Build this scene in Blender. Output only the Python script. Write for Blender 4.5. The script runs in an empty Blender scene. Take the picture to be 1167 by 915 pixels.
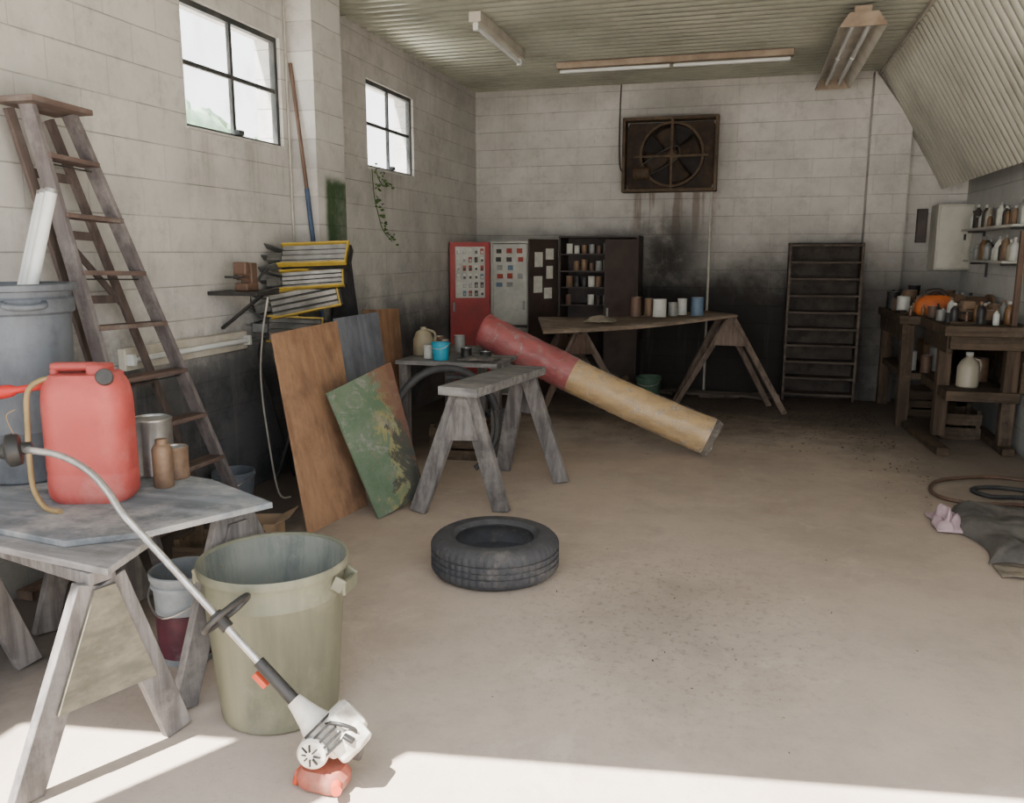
import bpy, math, random
from mathutils import Vector, Matrix, Euler, noise
random.seed(7)
COL=bpy.context.collection
V=Vector
# ------------------------------------------------------------------ camera
cam=bpy.data.cameras.new('camera'); co=bpy.data.objects.new('camera',cam); COL.objects.link(co)
cam.sensor_width=36; cam.lens=36*950.0/1167; cam.clip_start=.05; cam.clip_end=300
co.location=(0,0,1.6); co.rotation_euler=(math.pi/2-math.radians(10.15),0,math.radians(15.74))
bpy.context.scene.camera=co
# ------------------------------------------------------------------ node helpers
class NT:
    def __init__(s,mat):
        s.m=mat; mat.use_nodes=True; s.t=mat.node_tree; s.b=s.t.nodes['Principled BSDF']; s.o=s.t.nodes['Material Output']
        s.geo=None; s.tc=None
    def n(s,ty,**kw):
        x=s.t.nodes.new(ty)
        for k,v in kw.items(): setattr(x,k,v)
        return x
    def l(s,a,b): s.t.links.new(a,b)
    def put(s,sock,v):
        if isinstance(v,bpy.types.NodeSocket): s.l(v,sock)
        elif isinstance(v,(tuple,list)) and len(v)==3 and sock.type=='RGBA': sock.default_value=(*v,1)
        else: sock.default_value=v
    def pos(s):
        if not s.geo: s.geo=s.n('ShaderNodeNewGeometry')
        return s.geo.outputs['Position']
    def obj(s):
        if not s.tc: s.tc=s.n('ShaderNodeTexCoord')
        return s.tc.outputs['Object']
    def sep(s,v):
        x=s.n('ShaderNodeSeparateXYZ'); s.l(v,x.inputs[0]); return x.outputs
    def comb(s,a,b,c):
        x=s.n('ShaderNodeCombineXYZ')
        for i,v in enumerate((a,b,c)): s.put(x.inputs[i],v)
        return x.outputs[0]
    def math(s,op,a,b=0.0,clamp=False):
        x=s.n('ShaderNodeMath',operation=op,use_clamp=clamp); s.put(x.inputs[0],a); s.put(x.inputs[1],b); return x.outputs[0]
    def mr(s,v,a,b,c=0.0,d=1.0):
        x=s.n('ShaderNodeMapRange',interpolation_type='SMOOTHSTEP'); s.put(x.inputs[0],v)
        for i,q in enumerate((a,b,c,d)): s.put(x.inputs[i+1],q)
        return x.outputs[0]
    def mix(s,f,a,b,bt='MIX'):
        x=s.n('ShaderNodeMix',data_type='RGBA',blend_type=bt); s.put(x.inputs[0],f); s.put(x.inputs[6],a); s.put(x.inputs[7],b); return x.outputs[2]
    def noise(s,vec,scale,detail=4,rough=.6,out=0,dist=0):
        x=s.n('ShaderNodeTexNoise'); s.l(vec,x.inputs['Vector']); x.inputs['Scale'].default_value=scale
        x.inputs['Detail'].default_value=detail; x.inputs['Roughness'].default_value=rough; x.inputs['Distortion'].default_value=dist; return x.outputs[out]
    def map(s,vec,sc=(1,1,1),rot=(0,0,0),loc=(0,0,0)):
        x=s.n('ShaderNodeMapping'); s.l(vec,x.inputs[0]); x.inputs['Scale'].default_value=sc; x.inputs['Rotation'].default_value=rot; x.inputs['Location'].default_value=loc; return x.outputs[0]
    def bump(s,h,st=.3,d=.01):
        x=s.n('ShaderNodeBump'); s.l(h,x.inputs['Height']); x.inputs['Strength'].default_value=st; x.inputs['Distance'].default_value=d
        s.l(x.outputs[0],s.b.inputs['Normal'])
    def col(s,c): s.put(s.b.inputs['Base Color'],c)
def G(c):
    l=.3*c[0]+.6*c[1]+.1*c[2]
    return tuple(max(.004,(l+(q-l)*1.06)) for q in c)
def P(name,c,c2=None,rough=.7,metal=0.0,sc=6,bump=.15,dirt=None,da=.5,stretch=(1,1,1),spec=.4):
    m=bpy.data.materials.new(name); t=NT(m); o=t.map(t.obj(),stretch)
    if c2 is None: c2=tuple(q*.72 for q in c)
    f=t.mr(t.noise(o,sc,6,.65),.35,.68)
    k=t.mix(f,G(c),G(c2))
    if dirt is not None:
        g=t.mr(t.noise(t.obj(),sc*.35+1.3,7,.7),.62-.25*da,.72)
        k=t.mix(t.math('MULTIPLY',g,min(1,da*1.3)),k,dirt)
    t.col(k); t.b.inputs['Roughness'].default_value=rough; t.b.inputs['Metallic'].default_value=metal
    t.b.inputs['Specular IOR Level'].default_value=spec
    if bump: t.bump(t.noise(o,sc*5,5,.6),bump,.004)
    return m
def WOOD(name,c,c2,rough=.8,axis=0,dirt=None,da=.4,sc=1.0):
    m=bpy.data.materials.new(name); t=NT(m); c=G(c); c2=G(c2)
    st=[22*sc]*3; st[axis]=1.6*sc
    o=t.map(t.obj(),tuple(st)); n1=t.noise(o,1.0,6,.65)
    k=t.mix(t.mr(n1,.33,.68),c,c2)
    g=t.mr(t.noise(t.obj(),4,7,.7),.45,.7); k=t.mix(t.math('MULTIPLY',g,.5),k,tuple(q*.55 for q in c2))
    if dirt is not None:
        g=t.mr(t.noise(t.obj(),2.7,8,.72),.6-.25*da,.7); k=t.mix(t.math('MULTIPLY',g,min(1,da*1.4)),k,dirt)
    t.col(k); t.b.inputs['Roughness'].default_value=rough; t.b.inputs['Specular IOR Level'].default_value=.25; t.bump(n1,.35,.004)
    return m
# ------------------------------------------------------------------ materials
M={}
M['grey_wood']=WOOD('grey_wood',(.21,.195,.188),(.095,.087,.084),axis=2,dirt=(.32,.295,.27),da=.35)
M['grey_wood_h']=WOOD('grey_wood_h',(.26,.252,.248),(.13,.125,.122),axis=0,dirt=(.38,.36,.335),da=.4)
M['table_ply']=WOOD('table_ply',(.22,.238,.255),(.115,.125,.135),axis=0,dirt=(.40,.385,.36),da=.6,sc=.6)
M['sheet_tan']=WOOD('sheet_tan',(.28,.215,.16),(.17,.13,.10),axis=0,dirt=(.40,.36,.30),da=.45,sc=.6)
M['gusset']=WOOD('gusset',(.20,.18,.14),(.115,.108,.085),axis=1,dirt=(.10,.08,.06),da=.5,sc=.8)
M['brown_wood']=WOOD('brown_wood',(.15,.10,.075),(.08,.055,.043),axis=2,dirt=(.20,.17,.14),da=.25)
M['trestle']=WOOD('trestle',(.20,.155,.125),(.10,.075,.06),axis=2,dirt=(.30,.26,.22),da=.3)
M['ladder_wood']=WOOD('ladder_wood',(.175,.155,.155),(.095,.083,.083),axis=2,dirt=(.31,.29,.28),da=.45)
M['ladder_rear']=WOOD('ladder_rear',(.115,.09,.08),(.065,.05,.046),axis=2,dirt=(.19,.17,.155),da=.3)
M['ladder_step']=WOOD('ladder_step',(.15,.105,.09),(.09,.065,.057),axis=1,dirt=(.25,.23,.21),da=.45)
M['plywood']=WOOD('plywood',(.37,.225,.135),(.235,.135,.085),axis=2,dirt=(.15,.10,.075),da=.42,sc=.6)
M['plywood2']=WOOD('plywood2',(.29,.17,.10),(.18,.105,.07),axis=2,sc=.6,dirt=(.15,.11,.09),da=.3)
M['blueboard']=WOOD('blueboard',(.19,.205,.235),(.115,.125,.15),axis=2,dirt=(.28,.2,.16),da=.3,sc=.6)
M['bench_wood']=WOOD('bench_wood',(.11,.08,.055),(.045,.034,.025),axis=0,dirt=(.20,.16,.12),da=.3)
M['bench_leg']=WOOD('bench_leg',(.115,.082,.057),(.05,.036,.027),axis=2,dirt=(.20,.16,.12),da=.25)
M['black']=P('black_plastic',(.015,.015,.015),(.03,.028,.026),.5)
M['rubber']=P('tyre_rubber',(.06,.06,.063),(.033,.033,.036),.85,sc=9,dirt=(.18,.165,.15),da=.45)
M['hose']=P('black_hose',(.025,.025,.027),(.05,.05,.05),.6)
M['bin_green']=P('can_plastic',(.165,.163,.112),(.10,.103,.075),.55,sc=3,dirt=(.27,.25,.185),da=.45,stretch=(1.6,1.6,.25))
M['bin_blue']=P('bin_blue_grey',(.135,.15,.17),(.08,.09,.105),.55,sc=5,dirt=(.045,.045,.048),da=.55,stretch=(1.4,1.4,.5))
M['red_plastic']=P('red_plastic',(.43,.085,.075),(.33,.06,.055),.55,sc=4,dirt=(.46,.22,.19),da=.5)
M['tank_red']=P('tank_red',(.34,.10,.07),(.22,.07,.05),.45,sc=14,dirt=(.2,.15,.12),da=.5)
M['red_bright']=P('red_spout',(.50,.035,.03),(.42,.03,.025),.4)
M['yellow_hose']=P('yellow_hose',(.30,.21,.10),(.22,.16,.07),.5)
M['yellow']=P('yellow_paint',(.48,.34,.06),(.33,.23,.05),.5,sc=9,dirt=(.16,.13,.09),da=.45)
M['steel']=P('tin_steel',(.45,.45,.44),(.33,.32,.31),.35,.85,sc=8,dirt=(.2,.15,.1),da=.3)
M['rust_can']=P('rusty_tin',(.23,.155,.10),(.135,.085,.06),.6,.3,sc=9)
M['silver']=P('aluminium',(.36,.36,.35),(.22,.22,.21),.4,.5,sc=6)
M['reflector']=P('lamp_reflector',(.30,.30,.285),(.16,.157,.148),.35,.35,sc=7,dirt=(.08,.07,.055),da=.4)
M['darksteel']=P('dark_steel',(.035,.035,.037),(.07,.067,.063),.5,.5)
M['finsteel']=P('fin_steel',(.14,.14,.135),(.07,.07,.068),.5,.4,sc=9)
M['white_pl']=P('white_plastic',(.68,.69,.66),(.55,.56,.53),.5,sc=5,dirt=(.4,.38,.34),da=.35)
M['engine_white']=P('engine_white',(.68,.65,.58),(.52,.48,.41),.45,sc=12,dirt=(.16,.12,.09),da=.65)
M['orange_red']=P('orange_red',(.55,.09,.045),(.42,.07,.035),.4)
M['shaft_al']=P('shaft_metal',(.58,.56,.54),(.38,.365,.35),.3,.75,sc=14,dirt=(.2,.17,.15),da=.35)
M['maroon']=P('maroon_label',(.09,.022,.035),(.055,.015,.024),.5,sc=10,dirt=(.35,.32,.32),da=.25)
M['bucket']=P('bucket_plastic',(.31,.34,.36),(.21,.23,.25),.5,sc=6)
M['tub_blue']=P('blue_tub',(.04,.34,.47),(.03,.26,.38),.45)
M['tan_jug']=P('tan_jug',(.30,.26,.18),(.21,.18,.12),.5)
M['paper_tan']=P('kraft_roll',(.50,.345,.175),(.37,.25,.125),.45,sc=5,stretch=(1,1,3),dirt=(.55,.45,.31),da=.35,spec=.6)
M['paper_red']=P('red_wrap',(.36,.085,.085),(.26,.058,.06),.4,sc=5,dirt=(.46,.22,.20),da=.35,spec=.6)
M['roll_end']=P('roll_end',(.30,.19,.10),(.13,.085,.05),.8,sc=18)
M['cab_red']=P('red_cabinet',(.34,.025,.025),(.23,.02,.02),.45,sc=4)
M['cab_dark']=P('dark_cabinet',(.033,.027,.025),(.06,.046,.04),.55,sc=4)
M['cab_dark2']=P('dark_cabinet_brown',(.06,.043,.037),(.038,.028,.025),.5,sc=4)
M['cab_in']=P('cabinet_interior',(.014,.012,.011),(.022,.019,.018),.8)
M['cab_white']=P('cabinet_white',(.50,.50,.455),(.36,.36,.325),.5,sc=4,dirt=(.2,.18,.15),da=.35)
M['paper']=P('paper',(.60,.60,.54),(.48,.48,.43),.8,sc=20)
M['shelf_dark']=WOOD('shelf_dark',(.12,.097,.08),(.06,.048,.04),axis=0,dirt=(.21,.18,.15),da=.4)
M['shelf_back']=P('shelf_back',(.06,.052,.045),(.03,.026,.023),.9,dirt=(.115,.10,.085),da=.4)
M['fan_dark']=P('fan_grime',(.018,.013,.01),(.045,.027,.016),.7,.1,sc=8,dirt=(.085,.05,.026),da=.35)
M['fan_frame']=P('fan_frame',(.10,.068,.04),(.045,.03,.02),.7,.1,sc=8,dirt=(.13,.08,.045),da=.3)
M['conduit']=P('conduit',(.46,.44,.39),(.32,.30,.27),.5,.2,sc=5)
M['fixture']=P('fixture_enamel',(.56,.53,.46),(.42,.39,.33),.5,sc=4,dirt=(.24,.18,.12),da=.3)
M['fixture_rust']=P('fixture_rust',(.34,.27,.20),(.22,.165,.12),.6,sc=5,dirt=(.22,.13,.08),da=.35)
M['tube']=P('tube_glass',(.72,.74,.73),(.62,.64,.63),.25,sc=3)
M['panel']=P('panel_cream',(.52,.51,.45),(.40,.39,.34),.5,sc=3,dirt=(.28,.25,.2),da=.4)
M['cloth_dark']=P('dark_tarp',(.075,.07,.065),(.12,.11,.098),.9,sc=8,dirt=(.19,.165,.14),da=.45)
M['cloth_black']=P('black_cloth',(.02,.02,.022),(.035,.035,.038),.9,sc=8)
M['cloth_pink']=P('pink_cloth',(.50,.37,.40),(.36,.27,.30),.9,sc=8)
M['cloth_tan']=P('tan_cloth',(.28,.24,.18),(.18,.155,.12),.9,sc=8)
M['orange']=P('orange_casing',(.55,.15,.045),(.38,.10,.035),.5,sc=8,dirt=(.12,.09,.07),da=.3)
M['blue_pole']=P('blue_pole',(.05,.085,.15),(.03,.05,.10),.5)
M['leaf']=P('vine_leaf',(.045,.10,.025),(.08,.14,.04),.6)
M['litter']=P('leaf_litter',(.055,.04,.03),(.11,.085,.06),.9,sc=2)
M['win_frame']=P('window_steel',(.035,.04,.04),(.08,.08,.075),.6,.2,sc=8)
M['amber']=P('amber_bottle',(.20,.11,.05),(.14,.08,.04),.3)
M['bluecan']=P('blue_can',(.13,.19,.27),(.09,.14,.2),.4)
M['browncan']=P('brown_can',(.14,.085,.06),(.09,.055,.04),.5)
M['greencan']=P('green_can',(.075,.13,.09),(.05,.09,.065),.5)
M['whitecan']=P('white_can',(.55,.56,.53),(.42,.43,.40),.45,dirt=(.32,.29,.24),da=.45)
M['greyjar']=P('grey_jar',(.27,.275,.26),(.17,.173,.165),.35,dirt=(.35,.33,.3),da=.3)
M['redcan']=P('red_can',(.32,.055,.04),(.24,.04,.03),.45)
M['cardboard']=P('cardboard',(.27,.19,.12),(.19,.135,.09),.85,sc=4,dirt=(.13,.11,.09),da=.4)
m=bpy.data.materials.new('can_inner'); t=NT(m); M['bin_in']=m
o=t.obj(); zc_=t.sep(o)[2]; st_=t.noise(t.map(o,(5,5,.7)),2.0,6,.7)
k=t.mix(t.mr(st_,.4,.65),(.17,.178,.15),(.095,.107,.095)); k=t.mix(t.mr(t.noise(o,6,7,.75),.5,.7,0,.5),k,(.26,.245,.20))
k=t.mix(t.mr(t.math('ADD',zc_,t.math('MULTIPLY',t.math('SUBTRACT',st_,.5),.3)),.45,.22,0,.85),k,(.035,.042,.038))  # depth shading painted into the colour, darker down inside the can
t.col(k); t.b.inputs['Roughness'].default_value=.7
m=bpy.data.materials.new('clear_wrap'); t=NT(m); M['wrap']=m
t.col((.75,.75,.74)); t.b.inputs['Roughness'].default_value=.12
f=t.mr(t.noise(t.obj(),9,6,.75,dist=1.5),.50,.68,.04,.4); t.l(f,t.b.inputs['Alpha']); t.bump(t.noise(t.obj(),14,5,.7),.9,.03)
m=bpy.data.materials.new('window_glass'); t=NT(m); M['glass']=m
t.col((.8,.85,.85)); t.b.inputs['Roughness'].default_value=.2
f=t.mr(t.noise(t.pos(),4,6,.7),.4,.8,.05,.22); t.l(f,t.b.inputs['Alpha'])
m=bpy.data.materials.new('cloudy_jug'); t=NT(m); M['jug']=m
t.col((.45,.41,.32)); t.b.inputs['Roughness'].default_value=.35; t.b.inputs['Alpha'].default_value=.75
# green board : faded green paint with a yellow smear, dark patches low down
m=bpy.data.materials.new('green_board'); t=NT(m); M['green_board']=m
o=t.obj(); ox,oy,oz=t.sep(o); nz=t.math('SUBTRACT',t.noise(o,3.5,7,.75,dist=.8),.5); nz2=t.math('SUBTRACT',t.noise(t.map(o,(1,1,1),(0,0,0),(4,7,2)),3.0,7,.75,dist=.8),.5)
k=t.mix(t.mr(t.noise(o,4,8,.75),.38,.62),(.085,.14,.082),(.135,.18,.12))
k=t.mix(t.mr(t.noise(t.map(o,(1,1,1),(0,0,0),(2,9,4)),5,8,.8,dist=1),.51,.60,0,.75),k,(.25,.245,.22))
sm=t.math('ABSOLUTE',t.math('ADD',t.math('ADD',oy,t.math('MULTIPLY',oz,-.25)),t.math('MULTIPLY',nz,1.1)))
k=t.mix(t.math('MULTIPLY',t.mr(sm,.10,.03,0,.8),t.mr(nz2,-.12,.02,.15,1)),k,(.32,.28,.11))
dk=t.math('SUBTRACT',t.math('ADD',t.math('MULTIPLY',oy,1.2),t.math('MULTIPLY',nz2,2.4)),t.math('MULTIPLY',oz,.4))
k=t.mix(t.mr(dk,-.10,.04,0,.92),k,(.045,.048,.045))
k=t.mix(t.mr(t.math('ADD',t.math('ADD',oy,nz),t.math('MULTIPLY',oz,.3)),.28,.36,0,.8),k,(.17,.075,.05))
k=t.mix(t.mr(t.noise(t.map(o,(1,1,1),(0,0,0),(8,3,6)),6,7,.8),.58,.66,0,.7),k,(.22,.16,.10))
t.col(k); t.b.inputs['Roughness'].default_value=.75; t.bump(t.noise(o,40,4,.6),.2,.004)
def wallmat(name,kind):
    m=bpy.data.materials.new(name); t=NT(m); p=t.pos(); x,y,z=t.sep(p)
    h=x if kind=='back' else y
    vec=t.comb(h,z,0.0)
    br=t.n('ShaderNodeTexBrick'); br.offset=.5; t.l(vec,br.inputs['Vector'])
    br.inputs['Color1'].default_value=(1,1,1,1); br.inputs['Color2'].default_value=(.93,.93,.93,1); br.inputs['Mortar'].default_value=(.82,.82,.82,1)
    br.inputs['Scale'].default_value=1; br.inputs['Brick Width'].default_value=.4; br.inputs['Row Height'].default_value=.2
    br.inputs['Mortar Size'].default_value=.004; br.inputs['Mortar Smooth'].default_value=.6
    zz=t.math('FRACT',t.math('DIVIDE',z,.2)); d=t.math('ABSOLUTE',t.math('SUBTRACT',zz,.5)); hj=t.mr(d,.469,.5)
    base=t.mix(t.mr(t.noise(p,1.1,6,.7),.35,.7),(.64,.625,.59),(.50,.488,.46))
    base=t.mix(t.mr(t.noise(p,6,7,.8),.47,.71,0,.55),base,(.36,.35,.33))
    k=t.mix(1.0,base,br.outputs['Color'],'MULTIPLY')
    k=t.mix(t.math('MULTIPLY',hj,t.mr(t.noise(p,2.5,4),.38,.60,.12,.68)),k,(.19,.178,.165))
    n=t.noise(p,1.6,7,.72); n2=t.math('SUBTRACT',n,.5)
    soot=(.014,.012,.011)
    if kind=='back':
        edge=t.math('ADD',z,t.math('MULTIPLY',n2,-.9))
        lo=t.mr(edge,2.0,1.05)
        side=t.math('MULTIPLY',t.mr(t.math('ADD',x,n2),-2.6,-1.5),t.mr(t.math('ADD',x,n2),2.0,1.0,.4,1))
        mk=t.math('MULTIPLY',lo,side)
        cx=t.math('ABSOLUTE',t.math('ADD',t.math('ADD',x,.88),t.math('MULTIPLY',n2,.8))); cl=t.math('MULTIPLY',t.mr(cx,.75,.05),t.mr(z,2.55,1.6)); cl=t.math('MULTIPLY',cl,t.mr(n,.3,.55,.6,.95)); cl=t.math('MULTIPLY',cl,t.mr(z,2.35,2.2,.5,1))
        drip=t.math('MULTIPLY',t.mr(t.noise(t.map(p,(9,9,.5)),1.0,4,.6),.48,.6),t.math('MULTIPLY',t.mr(cx,.6,.4),t.mr(z,1.5,2.2)))
        drip=t.math('MULTIPLY',drip,t.mr(z,2.35,2.25))
        ar=t.n('ShaderNodeVectorMath',operation='DISTANCE'); t.l(p,ar.inputs[0]); ar.inputs[1].default_value=(-.92,9.9,2.72); cl2=t.mr(ar.outputs['Value'],.9,.5,0,.4)
        mk=t.math('MAXIMUM',mk,t.math('MAXIMUM',cl,cl2))
        hz=t.mr(t.math('ADD',z,t.math('MULTIPLY',n2,-1.4)),2.6,1.5,0,.4); k=t.mix(hz,k,(.20,.188,.175))
        tp=t.mr(t.math('ADD',z,t.math('MULTIPLY',n2,1.1)),3.0,3.6,0,.45)
        k=t.mix(tp,k,(.24,.21,.18)); k=t.mix(t.math('MULTIPLY',drip,.6),k,(.16,.09,.05)); k=t.mix(t.math('MULTIPLY',mk,.96),k,soot)
        st=t.mr(t.noise(t.map(p,(6,6,.35)),1.0,5,.7),.55,.76,0,.28); k=t.mix(st,k,(.25,.23,.205))
    elif kind=='left':
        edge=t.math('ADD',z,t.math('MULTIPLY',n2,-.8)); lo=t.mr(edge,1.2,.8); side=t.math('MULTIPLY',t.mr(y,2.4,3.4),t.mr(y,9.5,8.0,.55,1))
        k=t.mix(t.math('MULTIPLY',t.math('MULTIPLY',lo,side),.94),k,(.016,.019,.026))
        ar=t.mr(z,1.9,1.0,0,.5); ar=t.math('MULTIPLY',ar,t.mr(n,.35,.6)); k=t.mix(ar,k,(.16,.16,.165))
        s2=t.math('MULTIPLY',t.mr(y,6.0,6.5),t.mr(y,9.8,8.6)); s2=t.math('MULTIPLY',s2,t.mr(t.noise(p,1.3,7,.75),.42,.68,.04,.3)); k=t.mix(s2,k,(.18,.17,.16))
        tp=t.mr(t.math('ADD',z,t.math('MULTIPLY',n2,1.1)),3.05,3.6,0,.4); k=t.mix(tp,k,(.22,.20,.18))
        st=t.mr(t.noise(t.map(p,(6,6,.35)),1.0,5,.7),.55,.76,0,.28); k=t.mix(st,k,(.27,.25,.23))
        wy=t.math('MAXIMUM',t.math('MULTIPLY',t.mr(y,4.3,4.5),t.mr(y,5.7,5.45)),t.math('MULTIPLY',t.mr(y,6.7,6.9),t.mr(y,8.2,7.9)))
        ws=t.math('MULTIPLY',t.math('MULTIPLY',wy,t.mr(z,2.34,2.30)),t.mr(z,1.7,2.3)); ws=t.math('MULTIPLY',ws,t.mr(t.noise(t.map(p,(7,7,.5)),1.0,5,.7),.45,.62,0,.35)); k=t.mix(ws,k,(.15,.13,.11))
    elif kind=='pil':
        lo=t.mr(t.math('ADD',z,t.math('MULTIPLY',n2,-.8)),1.4,1.0); k=t.mix(t.math('MULTIPLY',lo,.95),k,soot)
        g=t.math('MULTIPLY',t.mr(z,1.55,1.65),t.mr(t.math('ADD',z,t.math('MULTIPLY',n2,.3)),2.17,2.09)); g=t.math('MULTIPLY',g,t.mr(x,-3.07,-3.05)); g=t.math('MULTIPLY',g,t.mr(t.math('ADD',y,t.math('MULTIPLY',n2,.1)),5.68,5.76))
        k=t.mix(t.math('MULTIPLY',g,t.mr(n,.3,.5,.75,.97)),k,(.035,.075,.028))
    else:
        lo=t.mr(t.math('ADD',z,t.math('MULTIPLY',n2,-.8)),.9,.2); k=t.mix(t.math('MULTIPLY',lo,.5),k,(.08,.08,.08))
        k=t.mix(.25,k,(.42,.46,.48))
    t.col(k); t.b.inputs['Roughness'].default_value=.85; t.b.inputs['Specular IOR Level'].default_value=.2
    hgt=t.math('SUBTRACT',t.math('MULTIPLY',t.noise(p,30,4,.6),.4),t.math('MAXIMUM',hj,br.outputs['Fac'])); t.bump(hgt,.38,.006)
    return m
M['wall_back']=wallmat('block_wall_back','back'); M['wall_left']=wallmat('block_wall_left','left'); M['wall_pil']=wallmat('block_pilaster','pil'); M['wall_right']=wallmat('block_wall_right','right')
m=bpy.data.materials.new('dusty_concrete'); t=NT(m); M['floor']=m
p=t.pos(); x,y,z=t.sep(p)
k=t.mix(t.mr(t.noise(p,.6,7,.72),.38,.64),(.475,.39,.315),(.385,.315,.255))
k=t.mix(t.mr(t.noise(p,2.6,9,.8),.50,.74,0,.5),k,(.27,.22,.18))
k=t.mix(t.mr(t.noise(p,1.3,9,.8,dist=1.2),.54,.66,0,.45),k,(.55,.465,.385))
k=t.mix(t.mr(t.noise(p,45,3,.7),.60,.74,0,.35),k,(.19,.155,.13))
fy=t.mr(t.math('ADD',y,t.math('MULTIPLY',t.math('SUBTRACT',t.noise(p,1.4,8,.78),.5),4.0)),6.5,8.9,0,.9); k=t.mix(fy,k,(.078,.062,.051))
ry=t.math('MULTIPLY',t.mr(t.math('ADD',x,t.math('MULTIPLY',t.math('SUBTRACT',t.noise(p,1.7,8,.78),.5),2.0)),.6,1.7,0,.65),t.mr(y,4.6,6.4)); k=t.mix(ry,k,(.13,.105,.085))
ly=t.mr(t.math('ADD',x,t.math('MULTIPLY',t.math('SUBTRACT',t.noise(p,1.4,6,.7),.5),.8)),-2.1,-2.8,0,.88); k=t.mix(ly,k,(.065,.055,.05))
ds=t.n('ShaderNodeVectorMath',operation='DISTANCE'); t.l(t.map(p,(1,.75,1)),ds.inputs[0]); ds.inputs[1].default_value=(-.30,3.55*.75,0)
k=t.mix(t.math('MULTIPLY',t.mr(t.math('ADD',ds.outputs['Value'],t.math('MULTIPLY',t.math('SUBTRACT',t.noise(p,3,7,.75),.5),.9)),.55,.05,0,1),.35),k,(.19,.16,.135))
sp=t.math('MULTIPLY',t.mr(ds.outputs['Value'],1.0,.1,.08,1),t.mr(t.noise(p,24,6,.85),.52,.62)); k=t.mix(t.math('MULTIPLY',sp,.65),k,(.13,.11,.095))
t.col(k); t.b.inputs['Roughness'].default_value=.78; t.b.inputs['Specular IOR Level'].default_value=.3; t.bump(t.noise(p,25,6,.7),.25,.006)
M['ceiling']=P('corrugated_steel',(.47,.48,.40),(.33,.34,.28),.34,.45,sc=1.2,bump=0,dirt=(.24,.20,.14),da=.35)
M['slope']=P('corrugated_steel_light',(.57,.57,.49),(.43,.43,.37),.34,.45,sc=1.2,bump=0,dirt=(.32,.29,.23),da=.3)
M['ground']=P('outdoor_ground',(.52,.48,.43),(.45,.41,.37),.9,sc=.5)
M['foliage']=P('foliage',(.30,.42,.28),(.20,.32,.20),.9,sc=.5)  # hillside green paled to paint distance haze into its colour
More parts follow.
